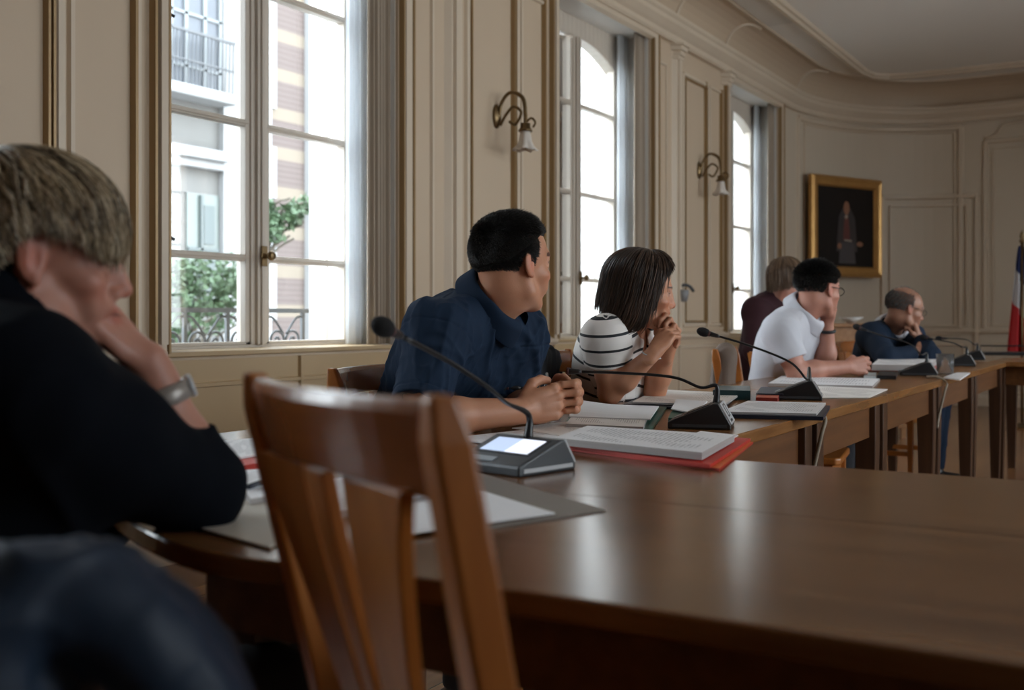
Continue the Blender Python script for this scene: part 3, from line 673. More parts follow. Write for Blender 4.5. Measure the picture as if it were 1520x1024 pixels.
# ------------------------------------------------------------------ chairs
def chair(lab, x, y, rz, hb=.93, lean=.07, wt=.215, wb=.185, group='honey coloured wooden chairs', proto=None):
    """local frame: x forward, y left; the backrest is at x = -.2"""
    root = empty('wooden_chair', (x, y, 0), rz, lab, 'chair', group)
    zs = .45; xb = -.20
    def px_(z): return xb-lean*max(0, (z-zs)/(hb-zs))**1.05-(.03*(1-z/zs) if z < zs else 0)
    def py_(z): return (wb+(wt-wb)*max(0, (z-zs)/(hb-zs))) if z > zs else wb
    for s in (-1, 1):
        m = MB(); st = [0, .2, .42, .5, .62, .74, .86, hb-.035, hb]
        m.sweep(st, lambda i: [np.array([px_(st[i])+dx*w, s*(py_(st[i])+dy*w), st[i]]) for w in [(.75 if i == 0 else (1 if i < 7 else (.95 if i == 7 else .6)))] for dx, dy in ((-.018, -.015), (.018, -.015), (.018, .015), (-.018, .015))])
        m.build('rear_post', M_chair, root, bevel=.005, seg=3)
        m = MB(); m.sweep([0, .2, zs-.03], lambda i: [np.array([.20+dx*w, s*(.195+dy*w), [0, .2, zs-.03][i]]) for w in [[.7, .9, 1.05][i]] for dx, dy in ((-.017, -.017), (.017, -.017), (.017, .017), (-.017, .017))])
        m.build('leg', M_chair, root, bevel=.004)
        m = MB(); m.box((-.2, s*.185-.009, .18), (.2, s*.185+.009, .21)); m.build('stretcher', M_chair, root, bevel=.003)
    # curved top rail
    m = MB(); us = np.linspace(-1, 1, 15)
    def rr(i):
        u = us[i]; c = -.028*(1-u*u); top = hb-.004+.010*(1-u*u)*0; bot = hb-.082+.010*(1-u*u)
        return [np.array([px_(z)+c+dx, u*(py_(z)-.012), z]) for z, dx in ((bot, -.010), (bot, .010), (top-.01, .012), (top, .007), (top, -.007), (top-.01, -.012))]
    m.sweep(us, rr); m.build('top_rail', M_railw, root, bevel=.003)
    # fan splat of three blades
    def blade(yt, yb, wt_, wb_):
        m = MB(); zz = np.linspace(hb-.075, zs+.03, 12)
        def r(i):
            z = zz[i]; f = (z-zs)/(hb-.08-zs); e = f**2.0; yc = yb+(yt-yb)*e; w = wb_+(wt_-wb_)*e; c = px_(z)-.028*(1-(yc/.2)**2)*min(1, f+.1)
            return [np.array([c-.007, yc-w, z]), np.array([c+.007, yc-w, z]), np.array([c+.007, yc+w, z]), np.array([c-.007, yc+w, z])]
        m.sweep(zz, r); m.build('splat', M_chair, root, bevel=.002)
    blade(.098, .034, .054, .017); blade(0, 0, .020, .009); blade(-.098, -.034, .054, .017)
    m = MB(); m.prism([(-.215, -.18), (-.215, .18), (.215, .215), (.235, .19), (.235, -.19), (.215, -.215)], zs-.012, zs+.018); m.build('seat', M_chair, root, bevel=.008, seg=3)
    m = MB(); m.box((-.2, -.175, zs-.07), (.2, -.16, zs-.012)).box((-.2, .16, zs-.07), (.2, .175, zs-.012)).box((.185, -.18, zs-.07), (.2, .18, zs-.012)).box((-.21, -.17, zs-.045), (-.195, .17, zs-.012)).box((-.2, -.15, zs-.0), (-.185, .15, zs+.035))
    m.build('seat_frame', M_chair, root)
    return root
# the chair in front: ends of its top rail measured at (355,550) and (680,590)
pl, pr_ = P(372, 552, 1.12), P(662, 592, .775); d_ = nrm((pl-pr_)*[1, 1, 0]); f_ = np.array([d_[1], -d_[0], 0]); c_ = (pl+pr_)/2
rz = math.atan2(f_[1], f_[0]); lean = .115; hb = .975
o_ = c_+f_*(.20+lean)
chair('wooden chair with a fan splat back, nearest the camera at the big table', o_[0], o_[1], rz, hb, lean, np.linalg.norm((pl-pr_)[:2])/2-.012, .165)
def chair_at(px, py, d, face, lab, **k):
    """px,py,d = middle of the top rail; face = direction the sitter faces, degrees from +X"""
    q = P(px, py, d); a = math.radians(face); hb = q[2]; f = np.array([math.cos(a), math.sin(a), 0]); o = q+f*.27
    return chair(lab, o[0], o[1], a, hb=hb, **k)
chair_at(545, 541, 2.92, -75, 'wooden chair under the man in the navy shirt, its curved top rail showing')
chair_at(815, 520, 3.62, -80, 'wooden chair under a black jacket, between the man in navy and the striped top', wt=.2)
chair_at(1076, 516, 4.75, -81, 'empty wooden chair with a beige coat over it, behind the man in white')
chair_at(1130, 520, 5.6, -85, 'wooden chair under the man in the white shirt')
chair_at(1252, 506, 7.1, -93, 'wooden chair of the man in the dark suit, its back showing beside him')
chair_at(1140, 500, 6.9, -80, 'wooden chair under the person in the maroon top')
chair_at(890, 540, 4.08, -75, 'wooden chair under the woman in the striped top')
# the blond woman's chair
chair('wooden chair under the blond woman, mostly hidden', .50, 1.72, math.radians(-52), .86, .06)

# ------------------------------------------------------------------ microphones
M_lcd = mat('lit_screen', (.5, .55, .65), .2, emit=(.55, .70, 1., .38)); M_lcd2 = mat('lit_screen_white', (.6, .62, .7), .2, emit=(.80, .85, 1., .62))
M_screen_off = mat('screen_border', (.012, .012, .018), .4); M_red = mat('red_ring', (.09, .03, .03), .35); M_base = mat('charcoal_plastic', (.045, .052, .06), .38, bump=.05, bscale=300)
M_keys = mat('grey_keys', (.30, .34, .38), .3)
def mic(lab, base, rz, pts, w=.14, l=.16, near=False, ring=True, foam=True):
    root = empty('gooseneck_microphone', base, rz, lab, 'microphone', 'gooseneck conference microphones')
    a, b = l/2, w/2; hf, hb_ = .018, .056 if near else .064
    body = [(a, 0), (a, hf), (-a*.45, hb_), (-a*.62, hb_), (-a, .012), (-a, 0)]
    m = MB(); m.sweep([-b, b], lambda i: [np.array([x, [-b, b][i], z]) for x, z in body]); m.build('base', M_base if near else M_black, root, bevel=.004, seg=3)
    sl = nrm([-a*1.45, 0, hb_-hf]); nr = np.array([-sl[2]*-1, 0, sl[0]*-1]); nr = nrm([hb_-hf, 0, a*1.45]); o = np.array([a, 0, hf])
    def on(u, v, k): return o+sl*u+np.array([0, v, 0])+nr*k
    L = math.hypot(a*1.45, hb_-hf)
    def slab(u0, u1, v0, v1, k, nm, mt): MB().add([on(u0, v0, k), on(u1, v0, k), on(u1, v1, k), on(u0, v1, k), on(u0, v0, -.002), on(u1, v0, -.002), on(u1, v1, -.002), on(u0, v1, -.002)],
        [(0, 1, 2, 3), (0, 4, 5, 1), (1, 5, 6, 2), (2, 6, 7, 3), (3, 7, 4, 0)]).build(nm, mt, root)
    slab(L*.36, L*.93, -b*.80, b*.80, .0012, 'screen_surround', M_screen_off)
    slab(L*.41, L*.88, -b*.72, b*.02, .002, 'screen', M_lcd if near else M_screen_off); slab(L*.41, L*.88, b*.04, b*.72, .002, 'screen', M_lcd2 if near else M_screen_off)
    slab(L*.08, L*.22, -b*.75, b*.1, .0015, 'key_strip', M_keys)
    # silver back plate with an icon
    s2 = nrm([-a*.38, 0, -(hb_-.012)]); n2 = nrm([-(hb_-.012), 0, a*.38]); o2 = np.array([-a*.62, 0, hb_]); L2 = math.hypot(a*.38, hb_-.012)
    def bk(u0, u1, v0, v1, k, nm, mt): q = [o2+s2*u+np.array([0, v, 0])+n2*kk for kk in (k, -.003) for u, v in ((u0, v0), (u1, v0), (u1, v1), (u0, v1))]; MB().add(q, [(0, 1, 2, 3), (0, 4, 5, 1), (1, 5, 6, 2), (2, 6, 7, 3), (3, 7, 4, 0)]).build(nm, mt, root)
    bk(.001, L2-.001, -b+.002, b-.002, .003, 'back_plate', M_silver)
    for q in ((.10, .16, -.35, .35), (.62, .68, -.35, .35), (.10, .68, -.38, -.28), (.10, .68, .28, .38)): bk(L2*q[0], L2*q[1], b*q[2], b*q[3], .0036, 'icon', M_black)
    bk(L2*.8, L2*.9, -b*.3, b*.5, .0036, 'icon', M_black)
    for sx in (-1, 1): MB().box((-a+.01, sx*b*1.0-.0015, .006), (a-.012, sx*b*1.0+.0015, .013)).build('side_trim', M_silver if near else M_base, root)
    # neck: world points -> local
    c, s_ = math.cos(-rz), math.sin(-rz); R = np.array([[c, -s_, 0], [s_, c, 0], [0, 0, 1]])
    loc = [R @ (np.asarray(p)-np.asarray(base)) for p in pts]; st0 = np.array([-a*.48, 0, hb_-.004]); path = bez([st0, st0+[0, 0, .045]]+loc, 8); n = len(path)
    rad = [.0095*(1-i/6)+.006*(i/6) if i < 6 else (.006-.0022*min(1, (i-6)/8)) for i in range(n)]
    MB().tube(path[:-2], rad[:-2], 10).build('gooseneck', M_black, root, smooth=True)
    e = path[-1]; t = nrm(path[-1]-path[-4]); up = nrm(np.cross(t, [0, 1, .01])); RR = np.stack([np.cross(up, t), up, t], 1)
    MB().lathe([(.004, -.038), (.0065, -.03), (.008, -.012), (.009, -.004), (.0, -.003)], 14, e, RR).build('collar', M_black, root, smooth=True)
    if ring: MB().lathe([(.0, -.006), (.0095, -.006), (.0098, .0), (0, .0)], 14, e, RR).build('ring', M_red, root, smooth=True)
    if foam: MB().lathe([(.0, -.001), (.009, -.001), (.0135, .006), (.0155, .016), (.015, .026), (.011, .036), (.005, .041), (0, .042)], 20, e, RR).build('windscreen', M_foam, root, smooth=True)
    return root
def yaw_of(v): return math.atan2(v[1], v[0])
bA = T(764, 696); aA = yaw_of(-.86*RT*.7-FW*.62)
mic('gooseneck microphone with lit screen on the big table, beside the nearest chair', (bA[0], bA[1], ZT), aA,
    [P(752, 598, 1.93), P(722, 573, 1.87), P(660, 533, 1.77), P(578, 490, 1.62)], .165, .15, True)
uB = yaw_of(-RT*.93+FW*.25)
bB = T(1041, 634); mic('gooseneck microphone with low neck reaching towards the man in navy', (bB[0], bB[1], ZT), uB, [P(1040, 575, 2.74), P(1000, 560, 2.76), P(930, 554, 2.80), P(842, 551, 2.85)], .13, .155, ring=True, foam=False)
bC = T(1183, 592); mic('gooseneck microphone rising in front of the man in white, beside the blue folder', (bC[0], bC[1], ZT), uB, [P(1198, 563, 3.52), P(1172, 537, 3.55), P(1110, 512, 3.6), P(1052, 495, 3.65)], .13, .165)
bD = T(1362, 557); mic('gooseneck microphone in front of the man in the dark suit', (bD[0], bD[1], ZT), uB, [P(1367, 526, 5.2), P(1350, 510, 5.25), P(1315, 500, 5.3), P(1277, 487, 5.4)], .13, .17)
bE = T(1424, 543); mic('gooseneck microphone behind the glass on the far tables', (bE[0], bE[1], ZT), uB, [P(1428, 515, 6.2), P(1415, 509, 6.25), P(1395, 505, 6.3), P(1376, 502, 6.35)], .13, .16)
bF = T(1442, 534); mic('farthest gooseneck microphone, partly behind another one', (bF[0], bF[1], ZT), uB, [P(1446, 511, 7.0), P(1436, 504.5, 7.05), P(1420, 502.5, 7.1), P(1398, 502, 7.15)], .13, .15)
bG = T(798, 606); mic('gooseneck microphone whose neck passes behind the clasped hands of the man in navy', (bG[0], bG[1], ZT), uB, [P(812, 585, 2.93), P(803, 579, 2.93), P(785, 577, 2.93), P(752, 574.5, 2.93)], .10, .12)

# ------------------------------------------------------------------ papers and folders
def paper_mat(name, base, ink, sy=130., rot=0., amt=.55):
    m = bpy.data.materials.new(name); m.use_nodes = True; n = m.node_tree.nodes; l = m.node_tree.links; b = n['Principled BSDF']; b.inputs['Roughness'].default_value = .55
    tc = n.new('ShaderNodeTexCoord'); mp = n.new('ShaderNodeMapping'); l.new(tc.outputs['UV'], mp.inputs[0]); sp = n.new('ShaderNodeSeparateXYZ'); l.new(mp.outputs[0], sp.inputs[0])
    def M(op, a, b_):
        q = n.new('ShaderNodeMath'); q.operation = op
        for i, v in enumerate((a, b_)):
            if isinstance(v, (int, float)): q.inputs[i].default_value = v
            else: l.new(v, q.inputs[i])
        return q.outputs[0]
    line = M('LESS_THAN', M('FRACT', M('MULTIPLY', sp.outputs['Y'], 34.), 0), .42)
    nz = n.new('ShaderNodeTexNoise'); nz.inputs['Scale'].default_value = 60; nz.inputs['Detail'].default_value = 1; m2 = n.new('ShaderNodeMapping'); m2.inputs['Scale'].default_value = (1, .55, 1); l.new(tc.outputs['UV'], m2.inputs[0]); l.new(m2.outputs[0], nz.inputs[0])
    word = M('GREATER_THAN', nz.outputs['Fac'], .43)
    nb = n.new('ShaderNodeTexNoise'); nb.inputs['Scale'].default_value = 5; nb.inputs['Detail'].default_value = 0; l.new(m2.outputs[0], nb.inputs[0]); para = M('GREATER_THAN', nb.outputs['Fac'], .42)
    ed = M('MULTIPLY', M('MULTIPLY', M('GREATER_THAN', sp.outputs['X'], .1), M('LESS_THAN', sp.outputs['X'], .9)), M('MULTIPLY', M('GREATER_THAN', sp.outputs['Y'], .07), M('LESS_THAN', sp.outputs['Y'], .93)))
    f = M('MULTIPLY', M('MULTIPLY', M('MULTIPLY', line, word), M('MULTIPLY', para, ed)), amt); mx = n.new('ShaderNodeMix'); mx.data_type = 'RGBA'; l.new(f, mx.inputs[0]); mx.inputs[6].default_value = (*base, 1); mx.inputs[7].default_value = (*ink, 1)
    l.new(mx.outputs[2], b.inputs['Base Color']); return m
M_text = paper_mat('printed_paper', (.84, .84, .86), (.12, .12, .14)); M_plainp = mat('blank_paper', (.84, .84, .86), .55)
M_warmp = paper_mat('printed_warm_paper', (.82, .78, .74), (.18, .14, .12)); M_beigep = mat('beige_card', (.56, .52, .45), .6)
def quad(name, corners, z0, thick, m, lab=None, cat='paper', group=None, wav=0., jitter=0, parent=None, lift=None, n=14, seed=0, medge=None):
    """sheet stack or folder lying on the table; corners are measured on the table plane, in order round the sheet"""
    C = [T(x, y, z0+thick) for x, y in corners]; c0 = sum(C)/4; rg = np.random.default_rng(seed); us = np.linspace(0, 1, n)
    V = []; UV = []
    for z in (thick, 0):
        for v in us:
            for u in us:
                p = (1-u)*(1-v)*C[0]+u*(1-v)*C[1]+u*v*C[2]+(1-u)*v*C[3]; zz = z+(wav*(math.sin(3.1*u+seed)+math.cos(2.3*v+2*seed))*.5+wav if wav else 0)
                if lift: zz += lift(u, v)
                V.append((p[0]-c0[0], p[1]-c0[1], zz)); UV.append((u, v))
    f = [(j*n+i, j*n+i+1, (j+1)*n+i+1, (j+1)*n+i) for j in range(n-1) for i in range(n-1)]; N = n*n; F = f+[tuple(N+i for i in q[::-1]) for q in f]
    rim = [i for i in range(n)]+[j*n+n-1 for j in range(1, n)]+[(n-1)*n+i for i in range(n-2, -1, -1)]+[j*n for j in range(n-2, 0, -1)]
    k0 = len(F); F += [(rim[i], N+rim[i], N+rim[(i+1) % len(rim)], rim[(i+1) % len(rim)]) for i in range(len(rim))]
    mb = MB(); mb.add(V, F); me = bpy.data.meshes.new(name); me.from_pydata(mb.v, [], mb.f); me.update(); me.materials.append(m); uv = me.uv_layers.new(name='UVMap')
    if medge: me.materials.append(medge); [setattr(me.polygons[i], 'material_index', 1) for i in range(k0, len(F))]
    for lp in me.loops: uv.data[lp.index].uv = UV[lp.vertex_index]
    o = bpy.data.objects.new(name, me); COL.objects.link(o)
    if parent is None: o.location = (c0[0], c0[1], z0+.0006)
    else: o.parent = parent; o.location = (c0[0]-parent.location[0], c0[1]-parent.location[1], z0-parent.location[2]+.0006)
    if lab: tag(o, lab, cat, group)
    return o
def card(name, c, m=.5): return mat(name, c, m)
M_redf = card('red_folder_card', (.55, .035, .02)); M_orf = card('orange_folder_card', (.75, .14, .02)); M_greyf = card('taupe_folder_card', (.20, .17, .145)); M_greenf = card('green_folder_card', (.02, .10, .075), .4); M_navyf = card('navy_folder_card', (.012, .018, .035), .4); M_dred = card('dark_red_card', (.30, .03, .02)); M_edge = mat('paper_edges', (.55, .52, .50), .7, var=(.30, .28, .28), scale=3, stretch=(1, 1, 260))
Z = ZT
quad('folder', [(704, 700), (900, 757), (700, 788), (590, 742)], Z, .002, M_greyf, 'thin taupe folder lying under white sheets beside the nearest microphone', 'folder')
quad('document', [(560, 742), (700, 724), (824, 762), (560, 800)], Z+.003, .002, M_plainp, 'white sheets on the taupe folder, seen through the nearest chair back', 'document', wav=.001, seed=1)
quad('document', [(420, 722), (640, 690), (705, 727), (480, 765)], Z, .010, M_text, 'stack of white printed sheets behind the splat of the nearest chair', 'document', wav=.001, seed=2, medge=M_edge)
quad('document', [(345, 700), (470, 692), (480, 722), (372, 742)], Z, .012, M_text, 'small pile of printed sheets beside the elbow of the blond woman', 'document', wav=.001, seed=3, medge=M_edge)
quad('folder', [(262, 775), (380, 740), (480, 765), (400, 814)], Z+.0005, .002, M_beigep, 'beige card folder at the table edge under the elbow of the blond woman', 'folder', wav=.001)
r = quad('folder', [(300, 660), (395, 652), (405, 684), (318, 698)], Z, .012, M_redf, 'red folder with a white sheet, near the elbow of the blond woman', 'folder')
quad('sheet', [(312, 656), (392, 649), (398, 672), (322, 684)], Z+.0125, .004, M_text, parent=r)
quad('document', [(574, 677), (600, 668), (640, 682), (600, 702)], Z+.0115, .002, M_plainp, 'small white slip curling on the printed stack behind the nearest chair', 'document', wav=.004, seed=5)
pn = MB().tube([(-.07, 0, 0), (.06, 0, 0)], .0045, 8).tube([(.06, 0, 0), (.07, 0, 0)], [.0045, .001], 8); q = T(398, 712, Z+.02); tag(pn.build('pen', M_navyf, None, smooth=True, loc=(q[0], q[1], Z+.0195)), 'dark pen lying on the sheets beside the blond woman', 'pen').rotation_euler = (0, 0, YAW-.2)
# in front of the man in navy
quad('document', [(660, 652), (770, 640), (880, 628), (790, 664)], Z, .003, M_text, 'printed sheet under the forearm of the man in navy', 'document', wav=.001, seed=6)
quad('document', [(760, 636), (880, 622), (960, 628), (850, 650)], Z+.0035, .002, M_warmp, 'printed sheet under the clasped hands of the man in navy', 'document', wav=.001, seed=7)
quad('folder', [(850, 652), (900, 641), (960, 644), (930, 656)], Z, .002, M_greenf, 'green folder edge showing under the sheets beside the clasped hands', 'folder')
r = quad('folder', [(812, 662), (930, 642), (1118, 656), (1068, 696)], Z, .004, M_orf, 'orange and red folders under a thick stack of printed sheets, big table corner', 'folder', medge=M_redf)
quad('card', [(814, 657), (930, 638), (1114, 651), (1054, 690)], Z+.0045, .006, M_redf, parent=r); quad('sheet', [(1000, 655), (1040, 640), (1096, 646), (1052, 672)], Z+.011, .002, M_plainp, parent=r)
quad('document', [(822, 650), (872, 632), (1090, 646), (1042, 672)], Z+.0135, .014, M_text, 'thick stack of printed sheets on the red and orange folders', 'document', seed=9, medge=M_edge)
r = quad('binder', [(835, 632), (860, 600), (990, 604), (965, 640)], Z, .006, M_greenf, 'open binder with curling white pages beside the clasped hands', 'binder')
quad('page', [(840, 629), (860, 604), (965, 606), (955, 634)], Z+.0065, .008, M_warmp, parent=r, medge=M_edge)
quad('page', [(845, 618), (856, 598), (978, 603), (965, 622)], Z+.015, .003, M_plainp, parent=r, lift=lambda u, v: .035*math.sin(min(1, u*1.15)*math.pi)**.7*(1-v)*.8, seed=3)
quad('document', [(996, 608), (1004, 596), (1050, 598), (1032, 613)], Z+.012, .003, M_plainp, 'white sheets curling over the green folders behind the low microphone', 'document', wav=.006, seed=4)
quad('folder', [(992, 620), (1000, 604), (1046, 606), (1020, 624)], Z, .009, M_greenf, 'green folders under loose sheets behind the low microphone', 'folder')
quad('folder', [(925, 600), (965, 583), (1090, 590), (1070, 608)], Z, .007, M_navyf, 'dark folder under printed sheets by the elbow of the striped top', 'folder')
quad('document', [(938, 597), (975, 578), (1100, 584), (1074, 602)], Z+.008, .006, M_warmp, 'printed sheets on the dark folder by the elbow of the striped top', 'document', wav=.001, seed=8, medge=M_edge)
r = quad('binder', [(1058, 579), (1066, 572), (1113, 573), (1114, 580)], Z, .032, card('teal_binder_card', (.012, .045, .05), .35), 'closed dark teal binder lying behind the printed sheets', 'binder')
quad('folder', [(1122, 590), (1128, 579), (1160, 580), (1154, 591)], Z, .016, card('salmon_folder_card', (.50, .10, .05)), 'salmon red folder beside the teal binder', 'folder', medge=M_dred)
quad('tray', [(1122, 584), (1130, 574), (1172, 575), (1162, 585)], Z+.017, .004, M_navyf, 'thin dark folder on the salmon red one', 'folder')
r = quad('folder', [(1064, 615), (1105, 599), (1232, 602), (1222, 619)], Z, .010, M_navyf, 'navy blue folder with printed sheets at the table seam', 'folder')
quad('document', [(1070, 611), (1110, 595), (1226, 598), (1212, 614)], Z+.0105, .006, M_text, 'printed sheets on the navy blue folder at the table seam', 'document', seed=11, medge=M_edge)
quad('document', [(1205, 590), (1210, 573), (1318, 578), (1290, 590)], Z, .003, M_warmp, 'printed sheet right at the table edge beside the second seam', 'document', wav=.0005, seed=12)
quad('document', [(1140, 569), (1160, 558), (1306, 562), (1295, 573)], Z, .010, M_text, 'flat stack of printed sheets under the forearm of the man in white', 'document', seed=13, medge=M_edge)
r = quad('folder', [(1291, 549), (1304, 537), (1398, 538), (1384, 549)], Z, .010, card('pink_folder_card', (.45, .12, .10)), 'pink folder under a pile of papers before the man in the suit', 'folder')
quad('document', [(1294, 541), (1306, 531), (1392, 532), (1378, 542)], Z+.0105, .030, M_text, 'tall pile of papers in front of the man in the dark suit', 'document', seed=14, medge=M_edge)
quad('document', [(1400, 560), (1420, 553), (1440, 553), (1425, 563)], Z, .006, M_plainp, 'small white sheets beside the microphone of the man in the suit', 'document')
quad('document', [(1383, 534), (1390, 527), (1412, 527), (1408, 534)], Z, .035, M_text, 'papers piled behind the far microphones', 'document', seed=15, medge=M_edge)
quad('notepad', [(1282, 559), (1284, 553), (1301, 553), (1300, 559)], Z, .012, mat('pale_blue_box', (.45, .52, .55), .4), 'small pale block beside the hand of the man in white', 'notepad')
r = quad('phone', [(1302, 557), (1306, 551), (1332, 552), (1330, 558)], Z, .016, M_black, 'small black device on the table beside the pale block', 'device')
# glass
gm = mat('drinking_glass', (.9, .9, .9), .05); gb = gm.node_tree.nodes['Principled BSDF']; gb.inputs['Transmission Weight'].default_value = .95; gb.inputs['IOR'].default_value = 1.3
q = T(1403, 556); tag(MB().lathe([(0, 0), (.038, 0), (.042, .10), (.0395, .10), (.036, .008), (0, .008)], 24).build('water_glass', gm, None, smooth=True, loc=(q[0], q[1], ZT+.0005)), 'water glass standing by the microphones on the far tables', 'glass')
# laptop tray on the cross table
q = T(1490, 527); rt = empty('laptop', (q[0]+.05, q[1]-.02, ZT), .3, 'closed black laptop on a frame on the cross table below the flag', 'laptop')
MB().box((-.13, -.18, 0), (.13, .18, .022)).build('body', M_black, rt, bevel=.004)
f = MB(); f.tube([(.12, -.17, .02), (.12, -.17, .065), (.12, .17, .065), (.12, .17, .02)], .006, 6); f.build('frame', M_black, rt)
# cables hanging at the seams
M_cable = mat('beige_cable', (.30, .25, .19), .6)
def cable(x, y, lab, ln=.22):
    tag(MB().tube(bez([(x, y+.07, ZT+.008), (x, y+.02, ZT+.008), (x-.004, y-.016, ZT-.015), (x-.016, y-.010, ZT-.06), (x-.012, y+.012, ZT-ln*.7), (x-.02, y+.020, ZT-ln)], 8), .006, 8).build('cable', M_cable, None, smooth=True), lab, 'cable')
cable(3.19, YE, 'beige cable hanging over the table edge by the navy folder'); cable(5.21, YE, 'beige cable hanging over the table edge by the glass')

# ------------------------------------------------------------------ sideboard, flag, bracket
sbp = P(1268, 480, 9.6); sb = empty('sideboard', (sbp[0], sbp[1], 0), YAW, 'light wooden sideboard against the end wall, behind the man in the suit', 'sideboard')
MS = wood('sideboard_wood', (.30, .14, .055), (.42, .22, .10), .4, 'X')
hz = sbp[2]-.0; MB().box((-.22, -.40, .08), (.22, .26, hz-.03)).build('body', MS, sb, bevel=.005); MB().box((-.25, -.43, hz-.03), (.25, .29, hz)).build('top', MS, sb, bevel=.006)
for sx in (-1, 1):
    for yy in (-.36, .22): MB().box((sx*.19-.02, yy-.02, 0), (sx*.19+.02, yy+.02, .08)).build('foot', MS, sb)
for yy in (-.39, -.06): d = MB().box((-.235, yy, .14), (-.22, yy+.31, hz-.08)).build('door', MS, sb, bevel=.004); MB().lathe([(0, 0), (.012, 0), (.014, .02), (0, .025)], 12, (-.235, yy+(.27 if yy < -.2 else .04), .6), np.array([[0, 0, -1], [0, 1, 0], [1, 0, 0]])).build('knob', M_brass, d)
bw = MB().lathe([(.0, 0), (.03, 0), (.05, .02), (.11, .055), (.105, .055), (.045, .025), (0, .01)], 24).build('bowl', mat('white_china', (.7, .7, .68), .3), None, smooth=True, loc=(sbp[0]-.02, sbp[1]+.02, sbp[2])); tag(bw, 'white bowl with crumpled paper on the sideboard', 'bowl')
fp = P(1517, 360, 10.2); fl = empty('flag', (fp[0], fp[1], 0), YAW-math.pi/2, 'blue white and red flag hanging furled on a pole behind the cross table', 'flag')
zt = fp[2]; MB().tube([(0, 0, .02), (0, 0, zt)], .012, 10).build('pole', M_brass, fl, smooth=True); MB().lathe([(0, 0), (.02, .0), (.024, .02), (.012, .035), (.022, .06), (.012, .09), (0, .12)], 14, (0, 0, zt)).build('finial', M_brass, fl, smooth=True)
MB().lathe([(0, 0), (.14, 0), (.14, .02), (.03, .05), (0, .05)], 24).build('base', M_brass, fl)
fm_ = mat('flag_cloth', (.5, .5, .5), .8); n = fm_.node_tree.nodes; l = fm_.node_tree.links; a = n.new('ShaderNodeAttribute'); a.attribute_name = 'band'; r_ = n.new('ShaderNodeValToRGB'); r_.color_ramp.interpolation = 'CONSTANT'; e = r_.color_ramp.elements; e[0].color = (.012, .022, .10, 1); e[1].position = .333; e[1].color = (.55, .55, .58, 1); e2 = e.new(.667); e2.color = (.48, .02, .025, 1); l.new(a.outputs['Fac'], r_.inputs[0]); l.new(r_.outputs[0], n['Principled BSDF'].inputs[0])
nu, nv = 50, 40; V = []; bd = []
for j in range(nv):
    v = j/(nv-1)
    for i in range(nu):
        u = i/(nu-1); sp_w = .03+.15*v**.8; ang = 11*u*math.pi*.5
        V.append((-.01+(u-.42)*sp_w*1.5+.0*v, .03*math.sin(ang+v)*(.4+v)+.01, zt-.03-1.02*v+.05*u*(1-v)*0)); bd.append(min(.999, max(0, .02+v*1.05-.30*(u-.4))))
Q = np.array([(j*nu+i, j*nu+i+1, (j+1)*nu+i+1, (j+1)*nu+i) for j in range(nv-1) for i in range(nu-1)]); o = np_mesh('cloth', np.array(V), Q, fm_, fl, {'band': bd}); s_ = o.modifiers.new('t', 'SOLIDIFY'); s_.thickness = .003
sc_ = s_px(1003); wb = empty('wall_bracket', wp(sc_, 0, 1.24), label='small dark wall bracket with a grey cup beside the face of the striped-top woman', cat='bracket')
MB().tube(bez([(0, 0, .03), (.02, -.06, .07), (.06, -.10, .06), (.10, -.12, .02)], 6), .014, 8).build('arm', M_iron, wb, smooth=True); MB().lathe([(0, -.09), (.03, -.09), (.045, -.04), (.05, .01), (0, .01)], 18, (.02, -.06, .02)).build('cup', mat('grey_cup', (.25, .25, .26), .5), wb, smooth=True)
# ------------------------------------------------------------------ people: one sculpted body each, clothing and hair as children
def skin_mat(name, base, dark):
    m = bpy.data.materials.new(name); m.use_nodes = True; n = m.node_tree.nodes; l = m.node_tree.links; b = n['Principled BSDF']
    a = n.new('ShaderNodeVertexColor'); a.layer_name = 'tint'; tc = n.new('ShaderNodeTexCoord'); nz = n.new('ShaderNodeTexNoise'); nz.inputs['Scale'].default_value = 28; nz.inputs['Detail'].default_value = 4
    l.new(tc.outputs['Object'], nz.inputs[0]); m1 = n.new('ShaderNodeMix'); m1.data_type = 'RGBA'; l.new(nz.outputs['Fac'], m1.inputs[0]); m1.inputs[6].default_value = (*base, 1); m1.inputs[7].default_value = (*dark, 1)
    m2 = n.new('ShaderNodeMix'); m2.data_type = 'RGBA'; m2.blend_type = 'MULTIPLY'; m2.inputs[0].default_value = 1; l.new(m1.outputs[2], m2.inputs[6]); l.new(a.outputs['Color'], m2.inputs[7]); l.new(m2.outputs[2], b.inputs['Base Color'])
    b.inputs['Roughness'].default_value = .48; b.inputs['Subsurface Weight'].default_value = .12; b.inputs['Subsurface Radius'].default_value = (.010, .004, .002); b.inputs['Subsurface Scale'].default_value = 1
    n2 = n.new('ShaderNodeTexNoise'); n2.inputs['Scale'].default_value = 260; l.new(tc.outputs['Object'], n2.inputs[0]); bp = n.new('ShaderNodeBump'); bp.inputs['Strength'].default_value = .12; bp.inputs['Distance'].default_value = .002
    l.new(n2.outputs['Fac'], bp.inputs['Height']); l.new(bp.outputs[0], b.inputs['Normal']); return m
def frame3(f, up):
    f = nrm(f); l_ = nrm(np.cross(up, f)); return np.stack([f, l_, np.cross(f, l_)])       # rows: forward, left, up
def frame2(f, up):                                                                          # up kept, forward made orthogonal
    u = nrm(up); f = nrm(np.asarray(f)-u*np.dot(f, u)); return np.stack([f, np.cross(u, f), u])
